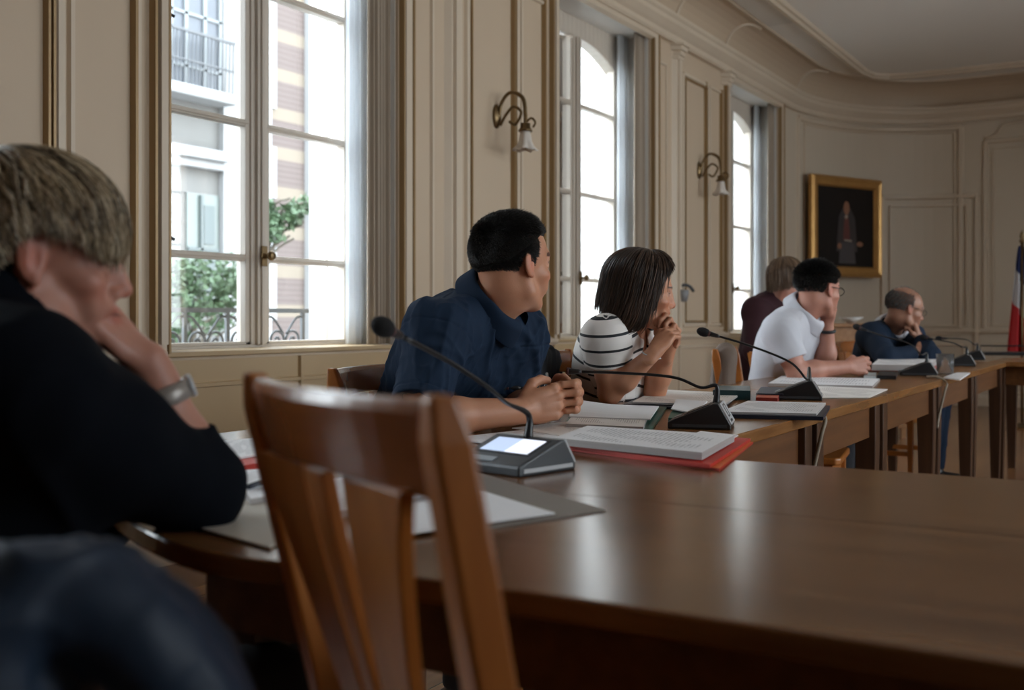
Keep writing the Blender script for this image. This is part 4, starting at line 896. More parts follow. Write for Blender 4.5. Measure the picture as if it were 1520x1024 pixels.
class Head:
    def __init__(s, o, fwd, up, sc=1.):
        s.o = np.asarray(o, float); s.R = frame3(fwd, up); s.s = sc
    def w(s, p): return s.o+(np.asarray(p, float)*s.s) @ s.R
    def loc(s, V): return ((V-s.o) @ s.R.T)/s.s
    def ell(s, S_, c, r, k=.01, op='add', rot=None):
        R = s.R if rot is None else rot @ s.R; S_.ell(s.w(c), np.array(r)*s.s, R, k*s.s, op)
    def cap(s, S_, a, b, ra, rb=None, k=.01, op='add', **kw): S_.cap(s.w(a), s.w(b), ra*s.s, (ra if rb is None else rb)*s.s, k*s.s, op, **kw)
def rotl(axis, deg):
    a = math.radians(deg); c, q = math.cos(a), math.sin(a)
    return {'x': np.array([[1, 0, 0], [0, c, q], [0, -q, c]]), 'y': np.array([[c, 0, -q], [0, 1, 0], [q, 0, c]]), 'z': np.array([[c, q, 0], [-q, c, 0], [0, 0, 1]])}[axis]
def head_sdf(S_, h, fem=False, age=0.):
    E = lambda *a, **k: h.ell(S_, *a, **k); C = lambda *a, **k: h.cap(S_, *a, **k)
    jw = .88 if fem else 1.
    E((-.014, 0, .030), (.098, .076, .086), k=0); E((.026, 0, .022), (.064, .063, .068), k=.03)
    E((.034, 0, -.045), (.052, .052*jw, .060), k=.03)
    for y in (-1, 1):
        C((-.002, y*.055*jw, -.040), (.014, y*.052*jw, -.074), .014, .014, k=.025)
        C((.014, y*.052*jw, -.074), (.066, y*.017, -.103), .015, .014, k=.022)
        E((.060, y*.043, -.030), (.026, .020, .018), k=.02)
        E((.070, y*.028, -.060), (.02, .02, .022), k=.02)
    E((.074, 0, -.103), (.018, .022*jw, .015), k=.016)
    C((-.01, 0, -.075), (.055, 0, -.092), .030, .018, k=.03)
    C((.084, -.032, .020), (.084, .032, .020), .0105 if not fem else .008, k=.018)
    for y in (-1, 1): E((.103, y*.036, .000), (.014, .016, .011), k=.012, op='sub'); E((.0775, y*.032, -.001), (.0135, .0155, .0125), k=.003)
    for y in (-1, 1):
        C((.083, y*.020, .0105), (.083, y*.044, .009), .0036, k=.005); C((.084, y*.020, -.0115), (.081, y*.044, -.010), .003, k=.006)
    C((.086, 0, .022), (.096, 0, .004), .010, .0085, k=.012); C((.094, 0, .010), (.113, 0, -.028), .008, .0095, k=.012); E((.086, 0, -.018), (.022, .016, .030), k=.014); E((.113, 0, -.034), (.0115, .0105, .0095), k=.008)
    for y in (-1, 1): E((.101, y*.0125, -.039), (.011, .0075, .008), k=.006); E((.105, y*.007, -.047), (.005, .0035, .004), k=.003, op='sub')
    E((.090, 0, -.060), (.016, .026, .016), k=.012)
    E((.1005, 0, -.0615), (.0085, .021, .0052), k=.004); E((.0985, 0, -.0735), (.0085, .018, .0058), k=.004)
    C((.109, -.021, -.0672), (.109, .021, -.0672), .0022, k=.004, op='sub')
    for y in (-1, 1):
        E((-.006, y*.079, -.008), (.019, .0065, .032), k=.006, rot=rotl('z', y*-18) @ rotl('y', -10))
        E((-.001, y*.086, -.004), (.010, .006, .017), k=.005, op='sub', rot=rotl('z', y*-18)); E((-.010, y*.083, -.010), (.006, .004, .020), k=.003)
        E((.002, y*.080, -.034), (.007, .005, .008), k=.004)
def head_tint(V, h, fem=False, lip=None, brow=(.16, .12, .10), eyes=True):
    L = h.loc(V); T_ = np.ones((len(V), 3)); inh = (L[:, 2] > -.14) & (np.abs(L[:, 0]) < .14) & (np.abs(L[:, 1]) < .11)
    def bl(mask, c):
        m = np.clip(mask, 0, 1)[:, None]*inh[:, None]; T_[:] = T_*(1-m)+T_*np.array(c)*m
    def g(c, r): return 1.3*np.exp(-(((L-np.array(c))/np.array(r))**2).sum(1))
    x = L[:, 0]
    for y in (-1, 1): bl(g((-.004, y*.084, -.006), (.022, .016, .03))*.8, (1.05, .72, .66)); bl(g((.075, y*.05, -.038), (.022, .016, .018))*.6, (1.05, .82, .78))
    bl(g((.112, 0, -.036), (.014, .016, .012))*.8, (1.05, .80, .74)); bl((g((.104, 0, -.0615), (.014, .020, .0055))+g((.102, 0, -.0735), (.014, .017, .006)))*1.2, lip or (.92, .58, .55))
    bl(g((.108, 0, -.0672), (.012, .022, .0018)), (.35, .22, .2))
    for y in (-1, 1):
        bl((np.abs(L[:, 1]-y*.034) < .020)*(np.abs(L[:, 2]-.0245+((L[:, 1]-y*.034)*y)*.18) < (.0048 if not fem else .003))*(x > .06), brow)
        e = (np.sqrt(((L[:, 1]-y*.032)/.0125)**2+((L[:, 2]+.001)/.0058)**2) < 1)*(x > .07); e = e*(1. if eyes else 0.); bl(e*1., (1.35, 1.5, 1.7)); ir = (1. if eyes else 0.)* (np.hypot(L[:, 1]-y*.032-.0, L[:, 2]+.001) < .0056)*(x > .07); bl(ir*1., (.16, .12, .1))
        bl((np.abs(np.sqrt(((L[:, 1]-y*.032)/.0135)**2+((L[:, 2]-.001)/.0068)**2)-1) < .12)*(x > .07)*(L[:, 2] > 0), (.25, .2, .2))
    return T_
def hand_sdf(S_, wr, f, th, side_n, s=1., curl=((50, 80, 50),)*4, thumb='fist', spread=0.):
    """wr wrist, f towards the knuckles, th towards the thumb side, side_n out of the back of the hand"""
    f = nrm(f); n = nrm(np.asarray(side_n)-f*np.dot(side_n, f)); u = nrm(np.cross(f, n)); u = u if np.dot(u, th) > 0 else -u
    pt = lambda a, b, c=0.: np.asarray(wr)+(f*a+u*b+n*c)*s
    R = np.stack([f, u, n]); k = .008*s
    S_.ell(pt(.050, .000, -.002), np.array([.048, .040, .0155])*s, R, .012)
    mc = [(.090, .031), (.094, .010), (.089, -.012), (.080, -.031)]; ln = [(.043, .026, .021), (.047, .030, .022), (.043, .028, .021), (.034, .021, .019)]; rad = [.0100, .0102, .0096, .0085]
    for (a, b), r in zip(mc, rad): S_.cap(pt(.012, b*.55, .0), pt(a, b, .0), .0125*s, (r+.0015)*s, k)
    S_.cap(pt(-.03, 0, 0), pt(.02, 0, 0), .024*s, .024*s, .012, flat=(n, 1.3))
    tips = []
    for i in range(4):
        p = pt(*mc[i], 0); ang = 0.; cu = curl[i % len(curl)]; r = rad[i]*s; lat = (1.5-i)*spread
        for j in range(3):
            ang += math.radians(cu[j]); d = nrm(f*math.cos(ang)-n*math.sin(ang)+u*lat*(1 if j == 0 else .3)); q = p+d*ln[i][j]*s
            S_.cap(p, q, r, r*.92, .0035 if j else .006); r *= .93
            if j == 0: S_.ell(q, np.array([1.08, 1.08, 1.08])*r*1.04, None, .004)
            p = q
        tips.append(p)
    if thumb == 'fist': T3 = [(.022, .026, -.010), (.055, .044, -.026), (.086, .030, -.040), (.098, .010, -.048)]
    elif thumb == 'up': T3 = [(.020, .026, -.006), (.050, .052, -.014), (.084, .060, -.020), (.110, .056, -.022)]
    else: T3 = thumb
    rr = [.015, .0125, .011, .009]
    for j in range(3): S_.cap(pt(*T3[j]), pt(*T3[j+1]), rr[j]*s, rr[j+1]*s, .010 if j == 0 else .004)
    return tips
# ---- hair: strands that flow from a crown point over the skull
CR = np.array([.108, .086, .094]); CC = np.array([-.012, 0, .030])
def hair_path(c0, az, th, lift, drop=1., hug=.9):
    """points on the (lifted) skull surface reached from direction c0 going azimuth az by angles th"""
    c0 = nrm(c0); e1 = nrm(np.array([1, 0, 0])-c0*c0[0]) if abs(c0[0]) < .95 else nrm(np.array([0, 0, 1])-c0*c0[2]); e2 = np.cross(c0, e1)
    d = np.cos(th)[..., None]*c0+np.sin(th)[..., None]*(np.cos(az)[..., None]*e1+np.sin(az)[..., None]*e2)
    r = CR+lift[..., None]; p = d*r; low = d[..., 2] < 0; hor = np.linalg.norm(d[..., :2], axis=-1); sc = np.where(low, (1-hug)+hug*1., 1.)
    if drop: # below the equator the hair hangs rather than curling under the skull
        k = np.where(low, 1/np.maximum(hor, .2)*(1-(1-hug)*(-d[..., 2])), 1.); p[..., 0] *= k; p[..., 1] *= k; p[..., 2] = np.where(low, p[..., 2]*drop, p[..., 2])
    return p+CC
def interp_az(az, table):
    a = np.mod(az, 2*math.pi); k = [t[0] for t in table]; v = [t[1] for t in table]; a = np.where(a > math.pi, 2*math.pi-a, a)       # symmetric, az 0 = towards the face
    return np.interp(a, np.radians(k), v)
def strands_mesh(name, paths, rad, m, parent, rnd, ns=4, prof=(.8, 1., .9, .3)):
    N, K, _ = paths.shape; t = np.gradient(paths, axis=1); t /= np.linalg.norm(t, axis=2, keepdims=True)+1e-9
    ref = np.array([.13, .21, .97]); a = np.cross(t, ref); a /= np.linalg.norm(a, axis=2, keepdims=True)+1e-9; b = np.cross(t, a)
    rr = rad[:, None]*np.interp(np.linspace(0, 1, K), np.linspace(0, 1, len(prof)), prof)[None]; ang = np.arange(ns)*2*math.pi/ns
    V = paths[:, :, None]+rr[:, :, None, None]*(np.cos(ang)[None, None, :, None]*a[:, :, None]+np.sin(ang)[None, None, :, None]*b[:, :, None])
    idx = np.arange(N*K*ns).reshape(N, K, ns); q = np.stack([idx[:, :-1], np.roll(idx, -1, 2)[:, :-1], np.roll(idx, -1, 2)[:, 1:], idx[:, 1:]], -1).reshape(-1, 4)
    return np_mesh(name, V.reshape(-1, 3), q, m, parent, {'rnd': np.repeat(rnd, K*ns)})
def hair_mat(name, ramp, rough=.38):
    m = mat(name, ramp[0][1], rough, attr='rnd', ramp=ramp, spec=.35); return m
def flow_hair(h, parent, m, c0, tab, n=2600, lift=.008, thick=.0016, drop=1.4, hug=.92, seed=1, wave=.0, layers=1., start=.75, K=10, side=0., keep=None):
    rg = np.random.default_rng(seed); az = rg.random(n)*2*math.pi; L = interp_az(az, tab)*rg.uniform(.93, 1.03, n); t0 = L*rg.random(n)**1.1*start; t0[:n//4] *= .05
    s = np.linspace(0, 1, K)[None]; th = t0[:, None]+(L-t0)[:, None]*s; azz = az[:, None]+side*s*np.sin(az)[:, None]+wave*np.sin(s*6+rg.random((n, 1))*6)*.5+rg.normal(0, .05, (n, 1))*s
    lf = (lift*(.5+layers*rg.random((n, 1))*.9))*(.5+.5*np.sin(np.clip(s*2.2, 0, 1.57)))+0*th
    p = hair_path(c0, azz, th, lf, drop, hug); 
    if keep is not None: k = keep(p); p = p[k]; rn = rg.random(n)[k]; tk = (thick*rg.uniform(.6, 1.3, n))[k]
    else: rn = rg.random(n); tk = thick*rg.uniform(.6, 1.3, n)
    return strands_mesh('hair', h.w(p.reshape(-1, 3)).reshape(p.shape), tk*h.s, m, parent, rn)
def hair_cap(h, parent, m, c0, tab, lift=.004, drop=1.4, hug=.92, nm='hair_base', na=72, nt=22):
    az = np.linspace(0, 2*math.pi, na, endpoint=False)[None].repeat(nt, 0); f = np.linspace(0, 1, nt)[:, None]; th = f*interp_az(az, tab)*.96+1e-3
    p = hair_path(c0, az, th, np.full(th.shape, lift)*(1-.5*f**4), drop, hug); V = h.w(p.reshape(-1, 3)); i = np.arange(nt*na).reshape(nt, na)
    q = np.stack([i[:-1], np.roll(i, -1, 1)[:-1], np.roll(i, -1, 1)[1:], i[1:]], -1).reshape(-1, 4)
    o = np_mesh(nm, V, q, m, parent, {'rnd': np.full(nt*na, .3)}); s = o.modifiers.new('t', 'SOLIDIFY'); s.thickness = .004; s.offset = -1; return o
M_cap = mat('hair_undercoat', (.010, .009, .008), .95, spec=.05)
def short_hair(h, parent, m, region, n=9000, ln=None, r=.0006, seed=2, flow=(-.3, 0, -.4), K=4, nm='hair'):
    rg = np.random.default_rng(seed); d = rg.normal(size=(n, 3)); d /= np.linalg.norm(d, axis=1)[:, None]; k = region(d); d = d[k]; n = len(d)
    p0 = d*(CR-.008)+CC; L = ln(d)*rg.uniform(.7, 1.15, n); fl = None if callable(flow) else np.array(flow)[None]+0*d
    fl = flow(d) if callable(flow) else fl
    fl = fl-d*(fl*d).sum(1)[:, None]*.9; s = np.linspace(0, 1, K)[None, :, None]; dd = d*(1-.45*s.mean())+0
    P_ = p0[:, None]+(d[:, None]*(.55*s+.15)+fl[:, None]*s**1.3+rg.normal(0, .10, (n, 1, 3))*s)*L[:, None, None]
    return strands_mesh(nm, h.w(P_.reshape(-1, 3)).reshape(P_.shape), r*rg.uniform(.7, 1.3, n), m, parent, rg.random(n), 3)
def fold_disp(V, Nn, amp, sc, axis=None, seed=0.):
    p = V*sc; 
    if axis is not None: ax = nrm(axis); p = p-np.outer((p @ ax)*.65, ax)
    w = np.stack([vnoise(p*.7+seed), vnoise(p*.7+9+seed), vnoise(p*.7+21+seed)], 1)*.7; n1 = vnoise(p+w+seed); n2 = vnoise(p*2.1+w*2+seed+5)
    r = np.exp(-(n1/.20)**2)*.85-.3+np.exp(-(n2/.22)**2)*.30; return V+Nn*(amp*r)[:, None]
def torso_frame(J):
    up = nrm(J['N']-J['P']); left = nrm(J['Ls']-J['Rs']); left = nrm(left-up*np.dot(left, up)); return np.stack([np.cross(left, up), left, up])
def torso_sdf(S_, J, b=1., g=0., fem=False):
    R = torso_frame(J); f, l_, u = R; P_, N_ = J['P'], J['N']; L = np.linalg.norm(N_-P_); at = lambda t, o=0.: P_+u*(L*t)+f*o; sw = np.linalg.norm(J['Ls']-J['Rs'])/2
    S_.ell(at(.02, -.01), np.array([.125+g, .172+g, .13+g])*b, R, .05); S_.ell(at(.34, .012 if not fem else -.005), np.array([.108+g, .145+g, .17])*b*(1 if not fem else .9), R, .08)
    S_.ell(at(.68, -.012), np.array([.115+g, min(.165, sw*.9)+g, .19])*np.array([b, b, 1]), R, .08); S_.ell(at(.84, -.035), np.array([.085+g, .125+g, .10]), R, .07)
    if fem: 
        for y in (-1, 1): S_.ell(at(.60, .085)+l_*y*.07, np.array([.062+g, .06+g, .065]), R, .04)
    for s in ('Rs', 'Ls'):
        S_.cap(N_-u*.035, J[s], .052+g, .056+g, .05); S_.cap(N_+u*.0-f*.01, J[s]*.6+N_*.4-u*.002, .040+g*.6, .045+g, .05); S_.cap(J[s], J[s]*.3+at(.62)*.7, .062+g, .09+g, .05)
def arm_sdf(S_, J, s, k=1., wrist_r=.0265):
    a, e, w = J[s+'s'], J[s+'e'], J[s+'w']; S_.cap(a, e, .050*k, .040*k, .02); m = a*.5+e*.5; S_.cap(a*.7+e*.3, a*.35+e*.65, .047*k, .046*k, .02)
    S_.cap(e, e*.65+w*.35, .040*k, .042*k, .02); S_.cap(e*.65+w*.35, w, .041*k, wrist_r*k, .02)
def bounds(*ps, m=.15): p = np.array(ps); return p.min(0)-m, p.max(0)+m
def legs(J, parent, m, shoe_m, fwd, r=1., shoes=True):
    f = nrm(np.asarray(fwd)*[1, 1, 0]); lft = np.array([-f[1], f[0], 0]); P_ = J['P']; kn = [P_*[1, 1, 0]+f*.43+lft*s*.11+[0, 0, .53] for s in (-1, 1)]; an = [k*[1, 1, 0]+f*-.03+[0, 0, .10] for k in kn]
    lo, hi = bounds(P_, *kn, *an, m=.2); S_ = Sculpt(lo, hi, .008); P_ = P_*[1, 1, 0]+[0, 0, .545]; S_.ell(P_-f*.0, (.12, .145, .11), frame2(f, (0, 0, 1)), .05)
    for s, k, a in zip((-1, 1), kn, an): S_.cap(P_+lft*s*.09-[0, 0, .0], k, .076*r, .062*r, .05); S_.cap(k, a, .064*r, .05*r, .03, cut=True)
    V, Q = S_.mesh(); V = fold_disp(V, vnormals(V, Q), .004, 9, seed=3); np_mesh('trousers', V, Q, m, parent)
    if shoes:
        for a in an:
            lo, hi = bounds(a*[1, 1, 0], a+f*.2, m=.12); S_ = Sculpt(lo, hi, .006); b = a*[1, 1, 0]
            S_.cap(b+[0, 0, .05]-f*.04, b+f*.15+[0, 0, .035], .042, .034, .02); S_.cap(b+[0, 0, .06], b+[0, 0, .10], .042, .04, .02); S_.plane(b+[0, 0, .004], (0, 0, -1)); V, Q = S_.mesh(); np_mesh('shoe', V, Q, shoe_m, parent)
def collar(h, J, parent, m, r=.062, hgt=.036, fold=.045, open_=.5, nm='collar'):
    """turned-down shirt collar round the neck, open at the throat"""
    N_ = J['N']; u = nrm(J['neck_dir']); f = J['neck_f']; R = frame2(f, u); na = 40; V = []
    for j, (dz, dr) in enumerate(((-.012, .000), (.012, -.004), (hgt, -.006), (hgt+.004, .0), (hgt-.006, .007), (hgt*.35, .013), (-.012, .020))):
        for i in range(na):
            a = math.radians(open_*38)+(2*math.pi-2*math.radians(open_*38))*i/(na-1); fr = max(0, math.cos(a)); rr = r+dr+(.010*fr if j > 3 else 0); z = dz-.030*fr-(.022*fr**3 if j == 6 else 0)
            V.append(N_+R[0]*rr*math.cos(a)*1.16+R[1]*rr*math.sin(a)+R[2]*z)
    Q = np.array([(j*na+i, j*na+i+1, (j+1)*na+i+1, (j+1)*na+i) for j in range(6) for i in range(na-1)]); o = np_mesh(nm, np.array(V), Q, m, parent); s = o.modifiers.new('t', 'SOLIDIFY'); s.thickness = .0025; o.modifiers.new('s', 'SUBSURF').levels = 1; return o
def glasses(h, parent, m):
    for y in (-1, 1):
        p = [h.w((.108-.004*abs(math.sin(a)), y*.033+.023*math.cos(a), -.002+.018*math.sin(a))) for a in np.linspace(0, 6.283, 19)]; MB().tube(p, .0014, 6, cap=False).build('glasses', m, parent, smooth=True)
        MB().tube([h.w((.104, y*.056, .004)), h.w((.05, y*.073, .006)), h.w((-.012, y*.084, .004)), h.w((-.03, y*.085, -.015))], .0016, 6).build('glasses', m, parent, smooth=True)
    MB().tube([h.w((.109, -.010, .0)), h.w((.113, 0, .003)), h.w((.109, .010, .0))], .0014, 6).build('glasses', m, parent)
def finish_body(S_, h, m, root, name='body', **kw):
    V, Q = S_.mesh(); T_ = head_tint(V, h, **kw); return np_mesh(name, V, Q, m, root, colors={'tint': T_}, origin=None)
def person(lab, loc): return empty('person', (0, 0, 0), 0, lab, 'person', 'people seated along the council tables')
D_ = lambda r, f, z=0.: RT*r+FW*f+np.array([0, 0, z])       # direction: r to camera right, f away from the camera
skinA = skin_mat('skin_tanned', (.58, .285, .17), (.50, .225, .13)); skinB = skin_mat('skin_light', (.56, .31, .21), (.48, .25, .16)); skinC = skin_mat('skin_rosy', (.54, .27, .20), (.45, .20, .14)); skinD = skin_mat('skin_brown', (.40, .20, .13), (.33, .155, .095))
M_dktr = mat('dark_trouser_cloth', (.02, .022, .028), .8); M_jean = mat('blue_trouser_cloth', (.03, .045, .08), .8); M_shoe = mat('black_shoe', (.015, .014, .014), .35)

CLOTH = []
# ================================================================= man in the navy shirt
def navy_man():
    root = person('man with short dark hair in a navy shirt, turned away, hands clasped', None)
    J = dict(N=P(724, 458, 2.84), P=P(560, 715, 3.08), Rs=P(648, 494, 2.68), Ls=P(768, 496, 2.98), Re=P(622, 622, 2.55), Rw=P(772, 610, 2.645), Le=P(752, 610, 3.02), Lw=P(815, 592, 2.80))
    h = Head(P(759, 389, 2.80), D_(.78, .62, -.02), (0, 0, 1), 1.03)
    lo, hi = bounds(J['N'], J['Rs'], J['Ls'], J['Re'], J['Rw'], J['Le'], J['Lw'], h.w((.12, 0, -.1)), h.w((-.1, 0, .12)), P(850, 600, 2.7), m=.085)
    B = Sculpt(lo, hi, .0030); head_sdf(B, h)
    nb = J['N']; B.cap(h.w((-.028, 0, -.05)), nb-[0, 0, .02], .056, .062, .03); B.cap(h.w((.0, .0, -.08)), nb, .05, .055, .03)
    B.cap(nb-[0, 0, .03], J['Rs'], .045, .04, .03); B.cap(nb-[0, 0, .03], J['Ls'], .045, .04, .03); B.ell(nb*.7+J['P']*.3, (.09, .12, .12), torso_frame(J), .05)
    arm_sdf(B, J, 'R', 1.06, .029); arm_sdf(B, J, 'L', 1.06, .029)
    hand_sdf(B, J['Lw'], D_(.75, -.65, .12), (0, 0, 1), D_(.5, .8), 1.05, ((62, 70, 40), (62, 72, 40), (60, 74, 40), (58, 74, 40)), [(.020, .026, -.006), (.048, .046, -.016), (.074, .046, -.028), (.092, .040, -.036)])
    hand_sdf(B, J['Rw'], D_(.93, .30, .22), (0, 0, 1), D_(.25, -.95, .1), 1.08, ((48, 78, 40), (52, 80, 42), (56, 82, 44), (60, 84, 45)), [(.022, .028, -.010), (.050, .052, -.022), (.076, .056, -.036), (.096, .050, -.046)])
    finish_body(B, h, skinA, root)
    # shirt
    m = mat('navy_shirt_cloth', (.008, .020, .044), .8, var=(.013, .029, .060), scale=9, bump=.25, bscale=900, spec=.18)
    lo, hi = bounds(J['N'], J['P'], J['Rs'], J['Ls'], J['Re'], J['Le'], m=.2); G = Sculpt(lo, hi, .0034); torso_sdf(G, J, 1.0, .012)
    for s, t in (('R', .84), ('L', .80)):
        a, e = J[s+'s'], J[s+'e']; c = a+(e-a)*t; G.cap(a, c, .073, .072, .035, cut=True); G.cap(c-(e-a)*.16, c+(e-a)*.2, .052, .058, .002, op='sub')
    ax = nrm(J['N']-J['P']); nd = nrm(h.w((0, 0, -.06))-J['N']); G.cap(J['N']-nd*.01, J['N']+nd*.12, .058, .062, .004, op='sub'); G.plane(J['P']+[0, 0, -.10], (0, 0, -1))
    V, Q = G.mesh(); Nn = vnormals(V, Q); V = fold_disp(V, Nn, .0090, 9, nrm(ax+nrm(J['Rs']-J['Ls'])*.6), 2.); V = fold_disp(V, Nn, .0045, 19, nrm(J['Re']-J['Rs']), 5.)
    R_ = torso_frame(J); L_ = (V-J['P']) @ R_.T; fr_ = np.clip((Nn @ R_[0])*3, 0, 1); ln_ = np.linalg.norm(J['N']-J['P'])
    sm = lambda q, w: np.clip(.5-q/w, 0, 1)
    V = V+Nn*(.0028*fr_*sm(np.abs(L_[:, 1])-.017, .004))[:, None]                      # button placket
    pk = np.maximum(np.abs(L_[:, 1]-.095)-.055, np.abs(L_[:, 2]-ln_*.60)-.065); V = V+Nn*(.0028*fr_*sm(pk, .004))[:, None]
    for s in 'RL':                                                                     # armhole and hem seams
        a_, e_ = J[s+'s'], J[s+'e']; t_ = (V-a_) @ nrm(e_-a_); dd = np.linalg.norm(V-a_-np.outer(np.clip(t_, 0, .3), nrm(e_-a_)), axis=1)
        for t0 in (.012, np.linalg.norm(e_-a_)*(.84 if s == 'R' else .80)-.022): V = V-Nn*(.0024*np.exp(-((t_-t0)/.0035)**2)*(dd < .11))[:, None]
    np_mesh('shirt', V, Q, m, root)
    J['neck_dir'] = nrm(h.w((-.015, 0, -.06))-J['N']); J['neck_f'] = D_(.92, -.3); J['N'] = J['N']+J['neck_dir']*.026; collar(h, J, root, m, .074, .046)
    # placket and pocket
    R = torso_frame(J); 
    legs(J, root, M_dktr, M_shoe, -np.array([.1, 1, 0]))
    M_h = hair_mat('black_short_hair', [(0, (.008, .007, .007)), (.6, (.016, .014, .013)), (.93, (.035, .032, .03)), (1, (.09, .085, .08))])
    def reg(d): 
        x, y, z = d.T; return ((x < -.18) & (z > -.82)) | ((x >= -.18) & (x < .30) & (z > -.16)) | ((x > .02) & (x < .24) & (z > -.42)) | ((x >= .30) & (z > .40) & (x < .86))
    cap_tab = [(0, .95), (45, 1.05), (75, 1.50), (100, 1.75), (140, 2.0), (180, 2.05)]
    hair_cap(h, root, M_cap, (-.12, 0, 1), [(0, 1.06), (40, 1.12), (70, 1.38), (95, 1.62), (125, 1.95), (180, 2.12)], -.0075, 0, 1.)
    short_hair(h, root, M_h, reg, 80000, lambda d: np.where(d[:, 2] > .45, .016+.022*np.clip(d[:, 0]+.35, 0, 1)*np.clip(d[:, 2]-.3, 0, 1), .010*np.clip((d[:, 2]+.95)/.6, .2, 1)), .0007, 3, lambda d: np.c_[.75*np.ones(len(d)), 0*d[:, 0], -.5+1.0*(d[:, 0] > .3)])
    return root
navy_man()

# ================================================================= woman in the striped top
def striped_woman():
    root = person('woman with dark shoulder-length hair in a black and white striped top', None)
    J = dict(N=P(932, 492, 3.62), P=P(868, 655, 3.90), Rs=P(899, 503, 3.48), Ls=P(962, 500, 3.72), Re=P(905, 583, 3.52), Rw=P(972, 523, 3.42), Le=P(972, 578, 3.66), Lw=P(992, 520, 3.55))
    h = Head(P(953, 431, 3.56), D_(.97, .20, -.16), (0, 0, 1), .97)
    lo, hi = bounds(J['N'], J['Rs'], J['Ls'], J['Re'], J['Rw'], J['Le'], J['Lw'], h.w((.12, 0, -.1)), h.w((-.1, 0, .12)), P(1005, 480, 3.5), m=.08)
    B = Sculpt(lo, hi, .0030); head_sdf(B, h, True); nb = J['N']; B.cap(h.w((-.025, 0, -.06)), nb-[0, 0, .02], .046, .052, .03)
    B.cap(nb-[0, 0, .03], J['Rs'], .04, .035, .03); B.cap(nb-[0, 0, .03], J['Ls'], .04, .035, .03); B.ell(nb*.75+J['P']*.25, (.08, .11, .12), torso_frame(J), .05); arm_sdf(B, J, 'R', .90, .025); arm_sdf(B, J, 'L', .90, .025)
    fd = nrm(P(994, 489, 3.46)-J['Rw'])
    hand_sdf(B, J['Rw'], fd, D_(-.6, .5, .6), D_(-.55, -.7, .5), .90, ((35, 75, 45), (40, 78, 45), (44, 80, 45), (50, 80, 45)), 'fist')
    hand_sdf(B, J['Lw'], nrm(P(998, 486, 3.54)-J['Lw']), D_(-.6, -.3, .6), D_(.75, .6, .2), .90, ((45, 80, 45), (48, 80, 45), (52, 80, 45), (56, 80, 45)), 'fist')
    finish_body(B, h, skinA, root, fem=True)
    m = bpy.data.materials.new('striped_jersey'); m.use_nodes = True; n = m.node_tree.nodes; l = m.node_tree.links; b = n['Principled BSDF']; b.inputs['Roughness'].default_value = .8
    a = n.new('ShaderNodeAttribute'); a.attribute_name = 'stripe'; fr = n.new('ShaderNodeMath'); fr.operation = 'FRACT'; l.new(a.outputs['Fac'], fr.inputs[0]); lt = n.new('ShaderNodeMath'); lt.operation = 'LESS_THAN'; lt.inputs[1].default_value = .17; l.new(fr.outputs[0], lt.inputs[0])
    mx = n.new('ShaderNodeMix'); mx.data_type = 'RGBA'; l.new(lt.outputs[0], mx.inputs[0]); mx.inputs[6].default_value = (.78, .74, .71, 1); mx.inputs[7].default_value = (.012, .014, .018, 1); l.new(mx.outputs[2], b.inputs['Base Color'])
    lo, hi = bounds(J['N'], J['P'], J['Rs'], J['Ls'], J['Re'], J['Le'], m=.19); G = Sculpt(lo, hi, .0042); torso_sdf(G, J, .93, .010, True)
    for s in 'RL':
        a_, e = J[s+'s'], J[s+'e']; c = a_+(e-a_)*.47; G.cap(a_, c, .054, .062, .03, cut=True); G.cap(c-(e-a_)*.16, c+(e-a_)*.2, .044, .054, .002, op='sub')
    nd = nrm(h.w((0, 0, -.07))-J['N']); G.cap(J['N']-nd*.015, J['N']+nd*.12, .060, .075, .004, op='sub'); fN = torso_frame(J)[0]; G.cap(J['N']-nd*.0+fN*.03, J['N']-nd*.06+fN*.11, .045, .02, .004, op='sub'); G.plane(J['P']+[0, 0, -.10], (0, 0, -1))
    V, Q = G.mesh(); Nn = vnormals(V, Q); V = fold_disp(V, Nn, .004, 10, nrm(J['N']-J['P']), 3.)
    u = nrm(J['N']-J['P']); st = ((V-J['P']) @ nrm(u*.45+np.array([0, 0, .9])))/.058; 
    for s in 'RL':
        a_, e = J[s+'s'], J[s+'e']; ab = e-a_; t = ((V-a_) @ ab)/(ab @ ab); dd = np.linalg.norm(V-a_-np.clip(t, 0, 1)[:, None]*ab, axis=1); tor = J['P']+np.clip(((V-J['P']) @ u)/np.linalg.norm(J['N']-J['P']), 0, 1)[:, None]*(J['N']-J['P']); d2 = np.linalg.norm(V-tor, axis=1)
        mk = (dd < .084) & (t > -.7) & (d2 > .088); st = np.where(mk, .62-((V-a_) @ nrm(nrm(ab)+np.array([0, 0, -.3])))/.050+3, st)
    np_mesh('striped_top', V, Q, m, root, {'stripe': st}); legs(J, root, M_jean, M_shoe, -np.array([.1, 1, 0]), .9)
    M_h = hair_mat('dark_brown_hair', [(0, (.016, .009, .006)), (.55, (.036, .020, .013)), (.88, (.08, .045, .028)), (1, (.16, .09, .06))], .3)
    tab = [(0, .62), (35, .85), (64, 1.25), (76, 2.10), (86, 2.80), (108, 2.72), (140, 2.35), (180, 2.22)]
    c0 = (.12, -.06, 1); hair_cap(h, root, M_h, c0, tab, .012, 1.55, 1.04); flow_hair(h, root, M_h, c0, tab, 4200, .020, .0016, 1.62, 1.05, 4, .03, 1., .5, 14)
    flow_hair(h, root, M_h, c0, [(0, .5), (45, .8), (78, 1.7), (100, 2.1), (180, 2.2)], 2200, .022, .0014, 1.62, 1.05, 14, .03, 1., .3, 14)
